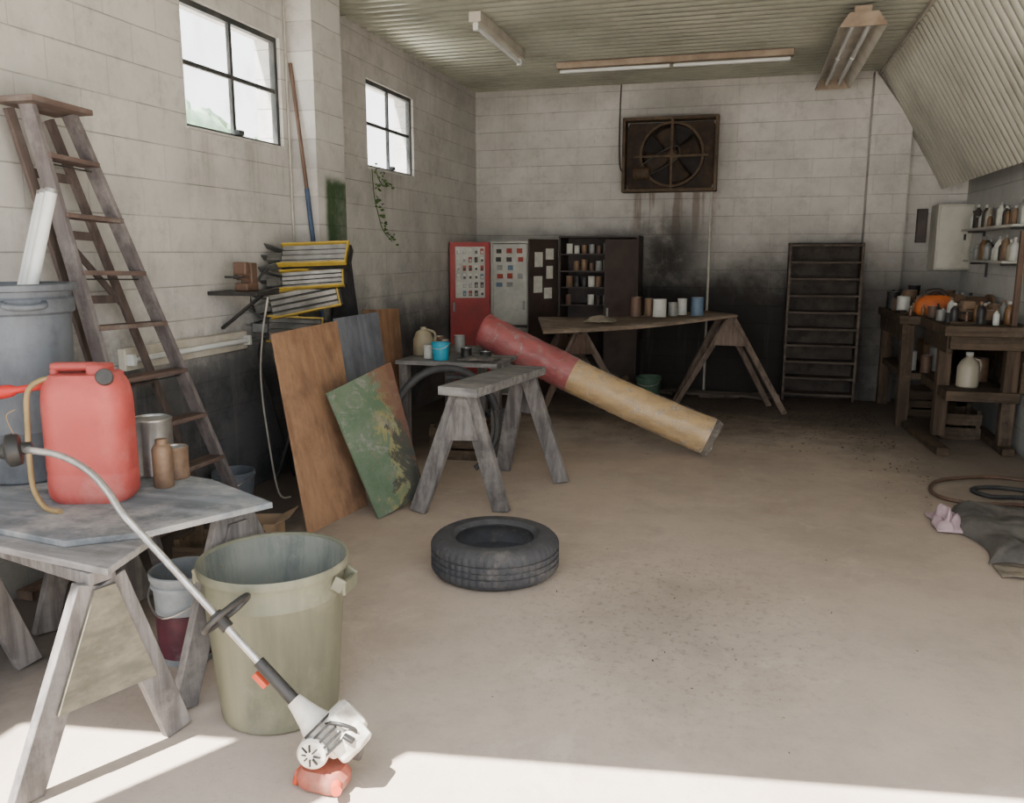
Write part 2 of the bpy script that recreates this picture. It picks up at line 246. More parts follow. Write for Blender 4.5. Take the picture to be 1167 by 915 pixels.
# ------------------------------------------------------------------ mesh builder
class B:
    def __init__(s): s.v=[]; s.f=[]
    def add(s,vs,fs):
        o=len(s.v); s.v+= [V(q) for q in vs]; s.f+=[tuple(o+i for i in f) for f in fs]; return s
    def box(s,c,d,rot=None):
        c=V(c); R=Euler(rot).to_matrix() if rot else Matrix.Identity(3)
        vs=[c+R@V((sx*d[0]/2,sy*d[1]/2,sz*d[2]/2)) for sx in(-1,1) for sy in(-1,1) for sz in(-1,1)]
        return s.add(vs,[(0,1,3,2),(4,6,7,5),(0,4,5,1),(2,3,7,6),(0,2,6,4),(1,5,7,3)])
    def bb(s,a,b):
        a=V(a);b=V(b); return s.box((a+b)/2,[abs(q) for q in (b-a)])
    def beam(s,p1,p2,w,th,side=(1,0,0),cl=None):
        p1=V(p1);p2=V(p2);d=(p2-p1).normalized(); sd=V(side); sd=(sd-d*sd.dot(d)).normalized(); n=d.cross(sd)
        vs=[q+sd*a*w/2+n*b*th/2 for q in(p1,p2) for a,b in((-1,-1),(1,-1),(1,1),(-1,1))]
        if cl is not None: vs=[V((q.x,q.y,max(q.z,cl))) for q in vs]
        return s.add(vs,[(3,2,1,0),(4,5,6,7),(0,1,5,4),(1,2,6,5),(2,3,7,6),(3,0,4,7)])
    def cyl(s,p1,p2,r1,r2=None,seg=20,caps=True):
        r2=r1 if r2 is None else r2; p1=V(p1);p2=V(p2); d=(p2-p1).normalized()
        a=d.orthogonal().normalized(); b=d.cross(a)
        vs=[]
        for q,r in((p1,r1),(p2,r2)):
            for i in range(seg):
                t=2*math.pi*i/seg; vs.append(q+a*math.cos(t)*r+b*math.sin(t)*r)
        fs=[(i,(i+1)%seg,seg+(i+1)%seg,seg+i) for i in range(seg)]
        if caps: fs+= [tuple(range(seg-1,-1,-1)),tuple(range(seg,2*seg))]
        return s.add(vs,fs)
    def lathe(s,prof,c=(0,0,0),seg=40,axis=None,closed=False,mod=None,cap=True):
        c=V(c); Q=V((0,0,1)).rotation_difference(V(axis)).to_matrix() if axis is not None else Matrix.Identity(3)
        vs=[];n=len(prof)
        for j,(r,z) in enumerate(prof):
            for i in range(seg):
                t=2*math.pi*i/seg; rr=r+(mod(j,i) if mod else 0); vs.append(c+Q@V((rr*math.cos(t),rr*math.sin(t),z)))
        fs=[]
        for j in range(n if closed else n-1):
            k=(j+1)%n
            for i in range(seg): fs.append((j*seg+i,j*seg+(i+1)%seg,k*seg+(i+1)%seg,k*seg+i))
        if not closed and cap:
            if prof[0][0]>1e-4: fs.append(tuple(range(seg-1,-1,-1)))
        s.add(vs,fs); return s
    def tube(s,pts,r,seg=10,sub=6,closed=False,rf=None):
        pts=[V(q) for q in pts]; n=len(pts); P2=[]
        def g(i): return pts[i%n] if closed else pts[max(0,min(n-1,i))]
        rng=n if closed else n-1
        for i in range(rng):
            a,b,c,d=g(i-1),g(i),g(i+1),g(i+2)
            for k in range(sub):
                t=k/sub; P2.append(.5*((2*b)+(c-a)*t+(2*a-5*b+4*c-d)*t*t+(3*b-a-3*c+d)*t**3))
        if not closed: P2.append(pts[-1])
        m=len(P2); vs=[];up=None
        for i,q in enumerate(P2):
            if closed: d=(P2[(i+1)%m]-P2[i-1]).normalized()
            else: d=(P2[min(m-1,i+1)]-P2[max(0,i-1)]).normalized()
            up=d.orthogonal().normalized() if up is None else (up-d*up.dot(d)).normalized()
            b=d.cross(up); rr=rf(i/(m-1))*r if rf else r
            for k in range(seg):
                t=2*math.pi*k/seg; vs.append(q+up*math.cos(t)*rr+b*math.sin(t)*rr)
        fs=[]
        for i in range(m if closed else m-1):
            j=(i+1)%m
            for k in range(seg): fs.append((i*seg+k,i*seg+(k+1)%seg,j*seg+(k+1)%seg,j*seg+k))
        if not closed: fs+=[tuple(range(seg-1,-1,-1)),tuple(range((m-1)*seg,m*seg))]
        return s.add(vs,fs)
    def slab(s,poly,off):
        poly=[V(q) for q in poly]; off=V(off); n=len(poly)
        return s.add(poly+[q+off for q in poly],[tuple(range(n-1,-1,-1)),tuple(range(n,2*n))]+[(i,(i+1)%n,n+(i+1)%n,n+i) for i in range(n)])
    def grid(s,nx,ny,fn):
        vs=[fn(i/(nx-1),j/(ny-1)) for j in range(ny) for i in range(nx)]
        return s.add(vs,[(j*nx+i,j*nx+i+1,(j+1)*nx+i+1,(j+1)*nx+i) for j in range(ny-1) for i in range(nx-1)])
import bmesh
def mk(name,b,mat,bevel=0,smooth=True,inv=None,sub=0,solid=0):
    me=bpy.data.meshes.new(name); vs=[(inv@q) if inv else q for q in b.v]
    me.from_pydata([tuple(q) for q in vs],[],b.f); me.update()
    bm=bmesh.new(); bm.from_mesh(me); bmesh.ops.recalc_face_normals(bm,faces=bm.faces); bm.to_mesh(me); bm.free()
    me.materials.append(M[mat] if isinstance(mat,str) else mat)
    o=bpy.data.objects.new(name,me); COL.objects.link(o)
    if smooth: me.shade_smooth(); me.set_sharp_from_angle(angle=math.radians(38))
    if solid:
        x=o.modifiers.new('s','SOLIDIFY'); x.thickness=solid
    if bevel:
        x=o.modifiers.new('b','BEVEL'); x.width=bevel; x.segments=2; x.limit_method='ANGLE'
    if sub:
        x=o.modifiers.new('u','SUBSURF'); x.levels=sub; x.render_levels=sub
    return o
class T:
    def __init__(s,name,label,cat,loc,rz=0,group=None,rot=None):
        o=bpy.data.objects.new(name,None); COL.objects.link(o); s.o=o; o.empty_display_size=.1
        o.location=loc; o.rotation_euler=rot if rot else (0,0,rz); o['label']=label; o['category']=cat
        if group: o['group']=group
        s.mw=Matrix.Translation(V(loc))@Euler(o.rotation_euler).to_matrix().to_4x4(); s.parts=[]
    def p(s,name,b,mat,label=None,parent=None,bevel=0,world=False,smooth=True,sub=0,solid=0):
        ob=mk(name,b,mat,bevel,smooth,s.mw.inverted() if world else None,sub,solid); ob.parent=parent or s.o
        if label: ob['label']=label
        s.parts.append(ob); return ob
    def clone(s,loc,rz=0,label=None,mats=None,scale=1):
        e=s.o.copy(); COL.objects.link(e); e.location=loc; e.rotation_euler=(0,0,rz); e.scale=(scale,)*3 if not isinstance(scale,tuple) else scale
        if label: e['label']=label
        mp={s.o:e}
        for i,q in enumerate(s.parts):
            c=q.copy(); COL.objects.link(c); c.parent=mp[q.parent]; mp[q]=c
            if mats and mats.get(i):
                c.material_slots[0].link='OBJECT'; c.material_slots[0].material=M[mats[i]]
        return e
def solo(name,label,cat,b,mat,loc=(0,0,0),bevel=0,group=None,smooth=True,world=True,sub=0,solid=0,kind=None):
    o=mk(name,b,mat,bevel,smooth,Matrix.Translation(-V(loc)) if world else None,sub,solid); o.location=loc; o['label']=label; o['category']=cat
    if group: o['group']=group
    if kind: o['kind']=kind
    return o
def struct(name,b,mat,bevel=0,smooth=False):
    o=mk(name,b,mat,bevel,smooth); o['kind']='structure'; return o
# ================================================================== ROOM
XL,XR,YB,ZC=-3.24,2.15,9.9,3.46
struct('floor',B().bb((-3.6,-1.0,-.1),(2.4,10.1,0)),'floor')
struct('ground',B().bb((-40,-30,-.16),(40,90,-.11)),'ground')
b=B(); Y0=.3
wins=[(4.42,5.50),(6.88,7.93)]; z0,z1=2.32,3.07
b.bb((-3.44,Y0,0),(XL,10.1,z0)); b.bb((-3.44,Y0,z1),(XL,10.1,3.6))
for a,c in((Y0,wins[0][0]),(wins[0][1],wins[1][0]),(wins[1][1],10.1)): b.bb((-3.44,a,z0),(XL,c,z1))
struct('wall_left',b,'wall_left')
struct('wall_back',B().bb((-3.44,YB,0),(2.35,10.1,3.6)),'wall_back')
struct('wall_right',B().bb((XR,.9,0),(2.35,10.1,3.6)),'wall_right')
struct('wall_pilaster',B().bb((XL,5.6,0),(-3.04,6.04,3.46)),'wall_pil')
struct('wall_back_pilaster',B().add([(1.15,9.7,0),(1.54,9.7,0),(1.54,9.9,0),(1.15,9.9,0),(1.15,9.7,3.44),(1.54,9.7,2.9),(1.54,9.9,2.9),(1.15,9.9,3.44)],[(0,1,5,4),(1,2,6,5),(3,0,4,7),(4,5,6,7),(0,3,2,1)]),'wall_back')
def corr(y0,y1,prof,pitch=.13,amp=.024,ny=12):
    n=int((y1-y0)/pitch*ny); vs=[];fs=[];m=len(prof)
    for i in range(n+1):
        y=y0+(y1-y0)*i/n; s_=math.sin(2*math.pi*(y-y0)/pitch); a=amp*max(-1,min(1,s_*1.4))
        for (x,z,nx,nz) in prof: vs.append((x+nx*a,y,z+nz*a))
    for i in range(n):
        for j in range(m-1): fs.append((i*m+j,i*m+j+1,(i+1)*m+j+1,(i+1)*m+j))
    return B().add(vs,fs)
o=struct('ceiling',corr(1.4,9.9,[(-3.24,3.482,0,1),(1.215,3.482,0,1)]),'ceiling'); o.data.shade_smooth()
o=struct('ceiling_slope',corr(1.4,9.9,[(1.215,3.465,.86,.5),(1.91,2.26,.86,.5)]),'slope'); o.data.shade_smooth()
struct('ceiling_roof',B().add([(-3.44,.5,3.6),(2.35,1.5,3.6),(2.35,10.1,3.6),(-3.44,10.1,3.6)],[(0,1,2,3)]),'ceiling')
struct('wall_front',B().slab([(-3.44,.674,3.0),(2.35,1.536,3.0),(2.35,1.656,3.0),(-3.44,.794,3.0)],(0,0,.62)),'wall_right')  # front lintel out of view, slant shaped to set the sun strip's edge
struct('shadow_panel',B().slab([(-2.30,.85,.02),(-1.74,.933,.02),(-1.74,.973,.02),(-2.30,.89,.02)],(0,0,2.98)),'grey_wood')  # unseen panel added to shade the floor left of the sun strip
struct('trim_ceiling_edge',B().beam((1.215,1.8,3.435),(1.215,9.9,3.435),.03,.03),'fixture')
for i,(a,c) in enumerate(wins):
    b=B(); x=-3.285; w=.035
    b.bb((x-.02,a,z0),(x+.02,a+w,z1)); b.bb((x-.02,c-w,z0),(x+.02,c,z1)); b.bb((x-.02,a+w,z0),(x+.02,c-w,z0+w)); b.bb((x-.02,a+w,z1-w),(x+.02,c-w,z1))
    mid=(a+c)/2; b.bb((x-.012,mid-.014,z0+w),(x+.012,mid+.014,z1-w)); mz=z0+.39
    b.bb((x-.011,a+w,mz-.013),(x+.011,mid-.014,mz+.013)); b.bb((x-.011,mid+.014,mz-.013),(x+.011,c-w,mz+.013))
    o=struct('window_%d'%(i+1),b,'win_frame')
    g=mk('glass',B().bb((x-.003,a+w,z0+w),(x+.001,c-w,z1-w)),'glass'); g.parent=o; g['kind']='structure'
    s=mk('sill',B().bb((-3.263,a,z0),(-3.225,c,z0+.015)),'wall_pil'); s.parent=o; s['kind']='structure'
    l=mk('latch',B().bb((x+.02,mid-.03,z0+.03),(x+.06,mid+.03,z0+.06)),'win_frame'); l.parent=o; l['kind']='structure'
b=B()
def hill(u,v):
    y=22+80*u; x=-27-.25*80*u -8*v; z=(4.0+10.0*min(1,max(0,(u-.10)*2.2))+1.0*math.sin(u*17)+1.5*noise.noise(V((u*14,v*5,1))))*v-.2
    return V((x+1.2*noise.noise(V((u*30,v*20,3))),y,z+.7*noise.noise(V((u*50,v*30,7)))))
b.grid(90,24,hill); o=struct('ground_hillside',b,'foliage',smooth=True)

# ================================================================== LIGHT
w=bpy.data.worlds.new('sky'); bpy.context.scene.world=w; w.use_nodes=True; nt=w.node_tree
bg=nt.nodes['Background']; tc=nt.nodes.new('ShaderNodeTexCoord'); sx=nt.nodes.new('ShaderNodeSeparateXYZ'); rmp=nt.nodes.new('ShaderNodeValToRGB')
nt.links.new(tc.outputs['Generated'],sx.inputs[0]); nt.links.new(sx.outputs[2],rmp.inputs[0]); nt.links.new(rmp.outputs[0],bg.inputs[0])
rmp.color_ramp.elements[0].color=(1,.99,.975,1); rmp.color_ramp.elements[1].color=(.72,.84,1,1); bg.inputs[1].default_value=5.0
sd=bpy.data.lights.new('sun','SUN'); so=bpy.data.objects.new('sun',sd); COL.objects.link(so); sd.energy=44; sd.angle=.01; sd.color=(1,.97,.91)
so.rotation_euler=V((.25,.45,-1)).to_track_quat('-Z','Y').to_euler(); so.location=(-2,-4,8)

# ================================================================== GENERIC KINDS
def sawhorse(label,A,Bp,fA,fB,mat='grey_wood',gm='grey_wood',rail=(.09,.04),lw=.085,lt=.035,gus=(.05,.45),group=None,ov=.06,rm=None):
    A=V(A);Bp=V(Bp); d=(Bp-A); d.z=0; d.normalize(); loc=((A+Bp)/2); loc.z=0
    t=T('sawhorse',label,'sawhorse',loc,group=group)
    t.p('top_rail',B().beam(A-d*ov+V((0,0,0)),Bp+d*ov,rail[0],rail[1],side=V((0,0,1)).cross(d)),rm or mat,bevel=.004,world=True)
    for ap,ft,sg in((A,fA,-1),(Bp,fB,1)):
        ends=[]
        for f in ft:
            f=V(f) if len(f)==3 else V((f[0],f[1],0)); sd=f-ap; sd.z=0; sd=(sd-d*sd.dot(d)).normalized()
            top=ap+sd*.03-V((0,0,rail[1]/2))
            t.p('leg',B().beam(f,top,lw,lt,side=sd,cl=0),mat,bevel=.003,world=True); ends.append((top,f))
        (t0,f0),(t1,f1)=ends; g0,g1=gus
        poly=[t0.lerp(f0,g0),t1.lerp(f1,g0),t1.lerp(f1,g1),t0.lerp(f0,g1)]
        off=d*sg*(lt/2+.001); t.p('gusset',B().slab([q+off for q in poly],d*sg*.014),gm,bevel=.002,world=True,smooth=False)
    return t
def can(name,label,cat,loc,r,h,mat,lid='steel',group=None):
    t=T(name,label,cat,loc,group=group)
    t.p('body',B().lathe([(r*.97,0),(r,.004),(r,.01),(r*.975,.014),(r*.975,h-.014),(r,h-.01),(r,h-.003),(r*.96,h),(r*.93,h-.006),(0,h-.008)],seg=24),mat)
    t.p('lid',B().lathe([(r*.9,h-.008),(r*.9,h-.001),(r*.8,h-.002),(r*.78,h-.006),(0,h-.006)],seg=24),lid)
    return t
def bottle(name,label,cat,loc,r,h,mat,cap='whitecan',group=None):
    t=T(name,label,cat,loc,group=group)
    t.p('body',B().lathe([(r*.9,0),(r,.01),(r,h*.62),(r*.85,h*.72),(r*.38,h*.82),(r*.36,h*.88),(0,h*.88)],seg=20),mat)
    t.p('cap',B().lathe([(r*.42,h*.87),(r*.42,h*.99),(r*.38,h),(0,h)],seg=16),cap)
    return t
def pail(name,label,loc,r,h,mat):
    t=T(name,label,'bucket',loc)
    t.p('body',B().lathe([(r*.8,0),(r*.82,.006),(r*.97,h*.88),(r*1.02,h*.885),(r*1.02,h*.93),(r*.98,h*.94),(r,h),(r*.95,h),(r*.78,.02),(0,.02)],seg=36),mat)
    t.p('handle',B().tube([(-r,0,h*.9),(-r*.7,-r*.8,h*.75),(0,-r*1.05,h*.68),(r*.7,-r*.8,h*.75),(r,0,h*.9)],.004,seg=6),'steel'); return t
def crate(label,loc,rz,w,d,h,mat='bench_wood'):
    t=T('crate',label,'crate',loc,rz=rz)
    for x in(-w/2+.015,w/2-.015):
        for y in(-d/2+.015,d/2-.015): t.p('corner_post',B().bb((x-.015,y-.015,0),(x+.015,y+.015,h)),mat)
    n=max(2,int(h/.09))
    for k in range(n):
        z=.01+k*(h-.02)/n
        for y in(-d/2-.006,d/2+.006): t.p('slat',B().bb((-w/2,y-.006,z),(w/2,y+.006,z+(h-.02)/n*.8)),mat)
        for x in(-w/2-.006,w/2+.006): t.p('slat',B().bb((x-.006,-d/2,z),(x+.006,d/2,z+(h-.02)/n*.8)),mat)
    t.p('bottom',B().bb((-w/2,-d/2,0),(w/2,d/2,.01)),mat); return t
def carton(label,loc,rz,w,d,h):
    t=T('cardboard_box',label,'box',loc,rz=rz); b=B(); b.bb((-w/2,-d/2,0),(w/2,d/2,.004))
    for x in(-w/2,w/2): b.bb((x-.002,-d/2,.004),(x+.002,d/2,h))
    for y in(-d/2,d/2): b.bb((-w/2+.002,y-.002,.004),(w/2-.002,y+.002,h))
    t.p('body',b,'cardboard')
    t.p('flap',B().slab([(-w/2,-d/2,h),(w/2,-d/2,h),(w/2,-d/2-.10,h-.03),(-w/2,-d/2-.10,h-.03)],(0,0,.004)),'cardboard'); t.p('flap',B().slab([(w/2,-d/2,h),(w/2,d/2,h),(w/2+.08,d/2,h+.04),(w/2+.08,-d/2,h+.04)],(0,0,.004)),'cardboard'); return t

# ================================================================== NEAR TABLE
TZ=.70
t=T('plywood_sheet','weathered grey plywood sheets forming a rough table on sawhorses','table top',(-2.3,2.4,TZ-.03))
t.p('upper_sheet',B().slab([(-3.15,2.55,TZ-.022),(-2.62,2.12,TZ-.022),(-2.05,2.04,TZ-.022),(-1.86,2.19,TZ-.022),(-1.64,2.59,TZ-.022),(-2.04,2.80,TZ-.022),(-3.15,3.02,TZ-.022)],(0,0,.022)),'table_ply',bevel=.003,world=True,smooth=False)
t.p('lower_sheet',B().slab([(-3.15,2.15,TZ-.047),(-2.27,2.00,TZ-.047),(-1.79,1.93,TZ-.047),(-1.84,2.17,TZ-.047),(-2.1,2.6,TZ-.047),(-3.15,2.8,TZ-.047)],(0,0,.024)),'grey_wood_h',bevel=.003,world=True,smooth=False)
sawhorse('weathered grey sawhorse with grey-brown plywood gusset holding a table',(-1.87,1.98,TZ-.069),(-2.72,2.2,TZ-.069),[(-1.98,1.74),(-1.80,2.19)],[(-2.88,2.0),(-2.66,2.42)],gm='gusset',lw=.10,gus=(.02,.60),ov=.02)
sawhorse('weathered grey sawhorse under the plywood table beside trash can',(-1.82,2.60,TZ-.044),(-2.72,2.85,TZ-.044),[(-1.86,2.30),(-1.72,2.90)],[(-2.82,2.66),(-2.66,3.08)],gm='grey_wood',lw=.10,gus=(.04,.35),ov=.05)
t=T('storage_bin','tall blue-grey plastic bin with dark stains and thick rim','bin',(-2.80,2.66,TZ))
H=.78; t.p('body',B().lathe([(.165,0),(.175,.01),(.18,.2),(.184,.205),(.184,.22),(.185,.24),(.2,H-.12),(.215,H-.11),(.215,H-.06),(.205,H-.05),(.208,H-.03),(.228,H-.025),(.232,H-.005),(.225,H),(.2,H),(.195,H-.05),(.165,.02),(0,.02)],seg=48),'bin_blue')
for s in(0,1):
    a=math.radians(-35+180*s); c=V((math.cos(a),math.sin(a),0)); n=V((-c.y,c.x,0))
    t.p('handle',B().tube([c*.20+n*.07+V((0,0,H-.07)),c*.245+n*.06+V((0,0,H-.08)),c*.25+V((0,0,H-.085)),c*.245-n*.06+V((0,0,H-.08)),c*.20-n*.07+V((0,0,H-.07))],.012),'bin_blue')
tb=T('fluorescent_tube','white fluorescent lamp tube standing in the grey bin','lamp tube',(0,0,0),group='white tubes in the bin')
tb.p('glass_tube',B().cyl((0,0,.015),(0,0,1.135),.023,seg=20),'tube'); tb.p('end_cap',B().cyl((0,0,0),(0,0,.016),.024),'silver'); tb.p('end_cap',B().cyl((0,0,1.134),(0,0,1.15),.024),'silver')
def aim(e,p,q): e.location=p; e.rotation_euler=(V(q)-V(p)).to_track_quat('Z','Y').to_euler()
aim(tb.o,(-2.90,2.55,.74),(-2.75,2.83,1.86))
for p,q in(((-2.85,2.53,.74),(-2.695,2.80,1.86)),((-2.95,2.58,.74),(-2.805,2.87,1.86))):
    e=tb.clone((0,0,0)); aim(e,p,q)
# --- red fuel can
t=T('fuel_can','faded red plastic fuel can with spout and yellow hose','fuel can',(-2.31,2.47,TZ),rz=math.radians(18))
W,Dp=.30,.21
def rr(w,d,r,n=6):
    o=[]
    for cx,cy,a0 in((w/2-r,d/2-r,0),(-w/2+r,d/2-r,90),(-w/2+r,-d/2+r,180),(w/2-r,-d/2+r,270)):
        for i in range(n+1):
            a=math.radians(a0+90*i/n); o.append((cx+r*math.cos(a),cy+r*math.sin(a)))
    return o
def loft(b,secs,W,Dp,r,shear=0):
    vs=[];fs=[];n=None
    for z,s in secs:
        L=rr(W*s,Dp*s,r*s); n=len(L); vs+=[(x+shear*z,y,z) for x,y in L]
    for j in range(len(secs)-1):
        for i in range(n): fs.append((j*n+i,j*n+(i+1)%n,(j+1)*n+(i+1)%n,(j+1)*n+i))
    fs+=[tuple(range(n-1,-1,-1)),tuple(range((len(secs)-1)*n,len(secs)*n))]
    return b.add(vs,fs)
body=t.p('body',loft(B(),[(0,.88),(.015,.96),(.035,1.0),(.10,1.0),(.105,.99),(.115,.99),(.12,1.0),(.35,1.0),(.39,.985),(.42,.95),(.445,.88),(.468,.76)],W,Dp,.08),'red_plastic')
t.p('handle',B().box((-.035,0,.492),(.17,.05,.03)).box((-.105,0,.466),(.03,.05,.055)).box((.055,0,.475),(.07,.10,.055)).box((.085,0,.452),(.07,.12,.045)),'red_plastic',bevel=.014)
t.p('filler_cap',B().lathe([(.026,0),(.030,.004),(.030,.026),(.026,.03),(0,.03)],c=(.095,-.06,.455),axis=(.3,-.8,.4),seg=24),'darksteel')
t.p('vent_cap',B().lathe([(.014,0),(.014,.02),(0,.022)],c=(-.02,.05,.462),seg=16),'black')
t.p('spout',B().lathe([(.02,0),(.024,.01),(.02,.03),(.013,.05),(.013,.12),(.02,.13),(.024,.15),(.024,.26),(.028,.27),(.028,.30),(.016,.32),(.012,.38),(0,.38)],c=(-.11,-.03,.43),axis=(-1,-.12,-.14),seg=20),'red_bright')
t.p('hose',B().tube([(-.09,-.04,.455),(-.13,-.07,.45),(-.165,-.09,.41),(-.16,-.12,.30),(-.16,-.13,.17),(-.15,-.14,.07),(-.10,-.17,.012),(-.03,-.21,.010)],.0095),'yellow_hose')
can('paint_can','shiny metal paint tin with lid on the plywood table','paint can',(-2.33,2.82,TZ),.082,.235,'steel')
c=T('tin','small rusty tin with screw cap next to the fuel can','tin',(-2.16,2.66,TZ)); c.p('body',B().lathe([(.036,0),(.038,.004),(.038,.15),(.03,.165),(.024,.17),(0,.17)],seg=24),'rust_can'); c.p('cap',B().lathe([(.022,.169),(.022,.19),(0,.19)],seg=16),'rust_can')
can('paint_can','brown rusty tin on the plywood table','paint can',(-2.20,2.79,TZ),.05,.13,'rust_can')
# --- trash can
t=T('trash_can','olive-grey open plastic trash can with rolled rim and side handles','trash can',(-1.54,2.42,0))
H=.565
body=t.p('body',B().lathe([(.185,0),(.20,.012),(.203,.03),(.236,H-.12),(.24,H-.115),(.24,H-.10),(.238,H-.095),(.244,H-.035),(.255,H-.03),(.258,H-.012),(.254,H),(.248,H-.002),(.2435,H-.010)],seg=64),'bin_green')
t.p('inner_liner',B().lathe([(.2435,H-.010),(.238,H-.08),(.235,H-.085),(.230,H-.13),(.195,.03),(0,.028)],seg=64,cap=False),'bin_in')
for s in(0,1):
    a=math.radians(5+180*s); c=V((math.cos(a),math.sin(a),0)); n=V((-c.y,c.x,0))
    b=B(); 
    b.beam(c*.238+n*.055+V((0,0,H-.055)),c*.275+n*.05+V((0,0,H-.075)),.05,.012,side=(0,0,1)); b.beam(c*.238-n*.055+V((0,0,H-.055)),c*.275-n*.05+V((0,0,H-.075)),.05,.012,side=(0,0,1))
    b.beam(c*.275+n*.056+V((0,0,H-.08)),c*.275-n*.056+V((0,0,H-.08)),.045,.014,side=(0,0,1)); t.p('handle',b,'bin_green',bevel=.004)
# --- bucket under table
t=T('bucket','grey-white plastic bucket with dark maroon label under the table','bucket',(-2.10,2.66,0))
t.p('body',B().lathe([(.10,0),(.105,.006),(.118,.31),(.126,.312),(.126,.325),(.12,.33),(.13,.345),(.132,.368),(.127,.372),(.12,.368),(.113,.33),(.098,.02),(0,.02)],seg=40),'bucket')
t.p('label_band',B().lathe([(.1075,.03),(.110,.031),(.1175,.21),(.115,.211)],seg=40,cap=False),'maroon')
t.p('handle',B().tube([(-.13,0,.33),(-.11,-.08,.27),(0,-.14,.22),(.11,-.08,.27),(.13,0,.33)],.004,seg=6),'steel')
# --- string trimmer
t=T('string_trimmer','string trimmer with metal shaft and dirty white engine resting on floor','string trimmer',(-1.20,2.08,0))
Ept=V((-1.255,2.075,.235)); Mp=V((-1.80,2.09,.735))
dv=(Mp-Ept).normalized()
pts=[Ept-dv*.02,Ept+dv*.25,Ept+dv*.5,Mp,Mp+dv*.085,V((-1.94,2.12,.853)),V((-2.03,2.14,.909)),V((-2.15,2.15,.948)),V((-2.30,2.15,.957))]
t.p('shaft',B().tube(pts,.0115,seg=14),'shaft_al',world=True)
t.p('grip',B().cyl(Ept-dv*.03,Ept+dv*.19,.02,.019,seg=20),'black',world=True)
t.p('throttle_trigger',B().beam(Ept+dv*.12-V((0.025,0,.03)),Ept+dv*.18-V((.022,0,.035)),.02,.025,side=(0,0,1)),'orange_red',world=True,bevel=.003)
hc=Ept+dv*.36; up=V((.35,-.30,.88)); up=(up-dv*up.dot(dv)).normalized(); sd=up.cross(dv).normalized()
ring=[hc, hc+sd*.06+up*.01, hc+sd*.085+up*.05, hc+sd*.06+up*.095, hc+up*.105, hc-sd*.06+up*.095, hc-sd*.085+up*.05, hc-sd*.06+up*.01]
t.p('loop_handle',B().tube(ring,.0095,closed=True),'black',world=True)
t.p('clamp',B().cyl(hc-dv*.03,hc+dv*.03,.021),'black',world=True)
hd=V((-2.31,2.14,.957)); ax=V((-.75,-.62,-.1)).normalized()
t.p('cutting_head',B().lathe([(.018,-.05),(.022,-.02),(.05,-.015),(.055,.0),(.055,.02),(.045,.028),(.03,.03),(.022,.045),(0,.046)],c=hd,axis=ax,seg=30),'black',world=True)
t.p('cutting_line',B().tube([hd+V((0,0,.05)),hd+V((.02,-.04,.12)),hd+V((.08,-.06,.15))],.0015,seg=5),'yellow_hose',world=True)
ec=Ept-dv*.10
t.p('clutch_housing',B().lathe([(.024,.13),(.030,.10),(.040,.06),(.054,.02),(.058,-.03),(.05,-.055),(0,-.056)],c=ec,axis=dv,seg=28),'engine_white',world=True)
R=dv.to_track_quat('X','Z').to_euler()
t.p('engine_cover',B().box(ec+V((.045,.02,.005)),(.12,.12,.115),rot=R),'engine_white',world=True,bevel=.022)
t.p('air_filter_cover',B().box(ec+V((.10,-.01,-.01)),(.07,.09,.09),rot=R),'engine_white',world=True,bevel=.014)
t.p('choke_lever',B().box(ec+V((.115,-.055,.03)),(.035,.02,.012),rot=(0,.4,0)),'black',world=True,bevel=.003)
b=B()
for k in range(5): b.box(ec+V((.04,-.045,.015))+dv*(.045-.02*k),(.007,.05,.085),rot=R)
t.p('cooling_fins',b,'darksteel',world=True)
t.p('starter_cover',B().lathe([(.0,-.03),(.040,-.028),(.047,-.02),(.047,.02),(.04,.028),(0,.03)],c=ec+V((.0,-.055,-.03)),axis=(.25,-1,.1),seg=28),'engine_white',world=True)
b=B()
for k in range(8):
    a=k*math.pi/4; c0=ec+V((.003,-.087,-.027)); b.beam(c0+V((.012*math.cos(a),0,.012*math.sin(a))),c0+V((.034*math.cos(a),0,.034*math.sin(a))),.006,.004,side=(0,1,0))
t.p('starter_vents',b,'black',world=True)
b=B(); loft(b,[(0,.75),(.015,.95),(.045,1),(.07,.8)],.16,.11,.04); b.v=[q+V((-1.17,2.05,.003)) for q in b.v]; t.p('fuel_tank',b,'tank_red',world=True,label='reddish translucent fuel tank')
t.p('fuel_cap',B().cyl((-1.105,2.005,.045),(-1.09,1.975,.05),.018,.016,seg=20),'orange_red',world=True)
t.p('muffler',B().box((-1.09,2.10,.12),(.06,.06,.06),rot=(.2,.3,.3)),'darksteel',world=True,bevel=.008)
t.p('spark_plug',B().tube([(-1.08,2.05,.17),(-1.06,2.05,.205),(-1.10,2.03,.23),(-1.15,2.04,.22)],.006),'black',world=True)
t.p('stand_foot',B().box((-1.25,2.05,.03),(.02,.06,.05),rot=(0,.3,0)),'orange_red',world=True,bevel=.006)

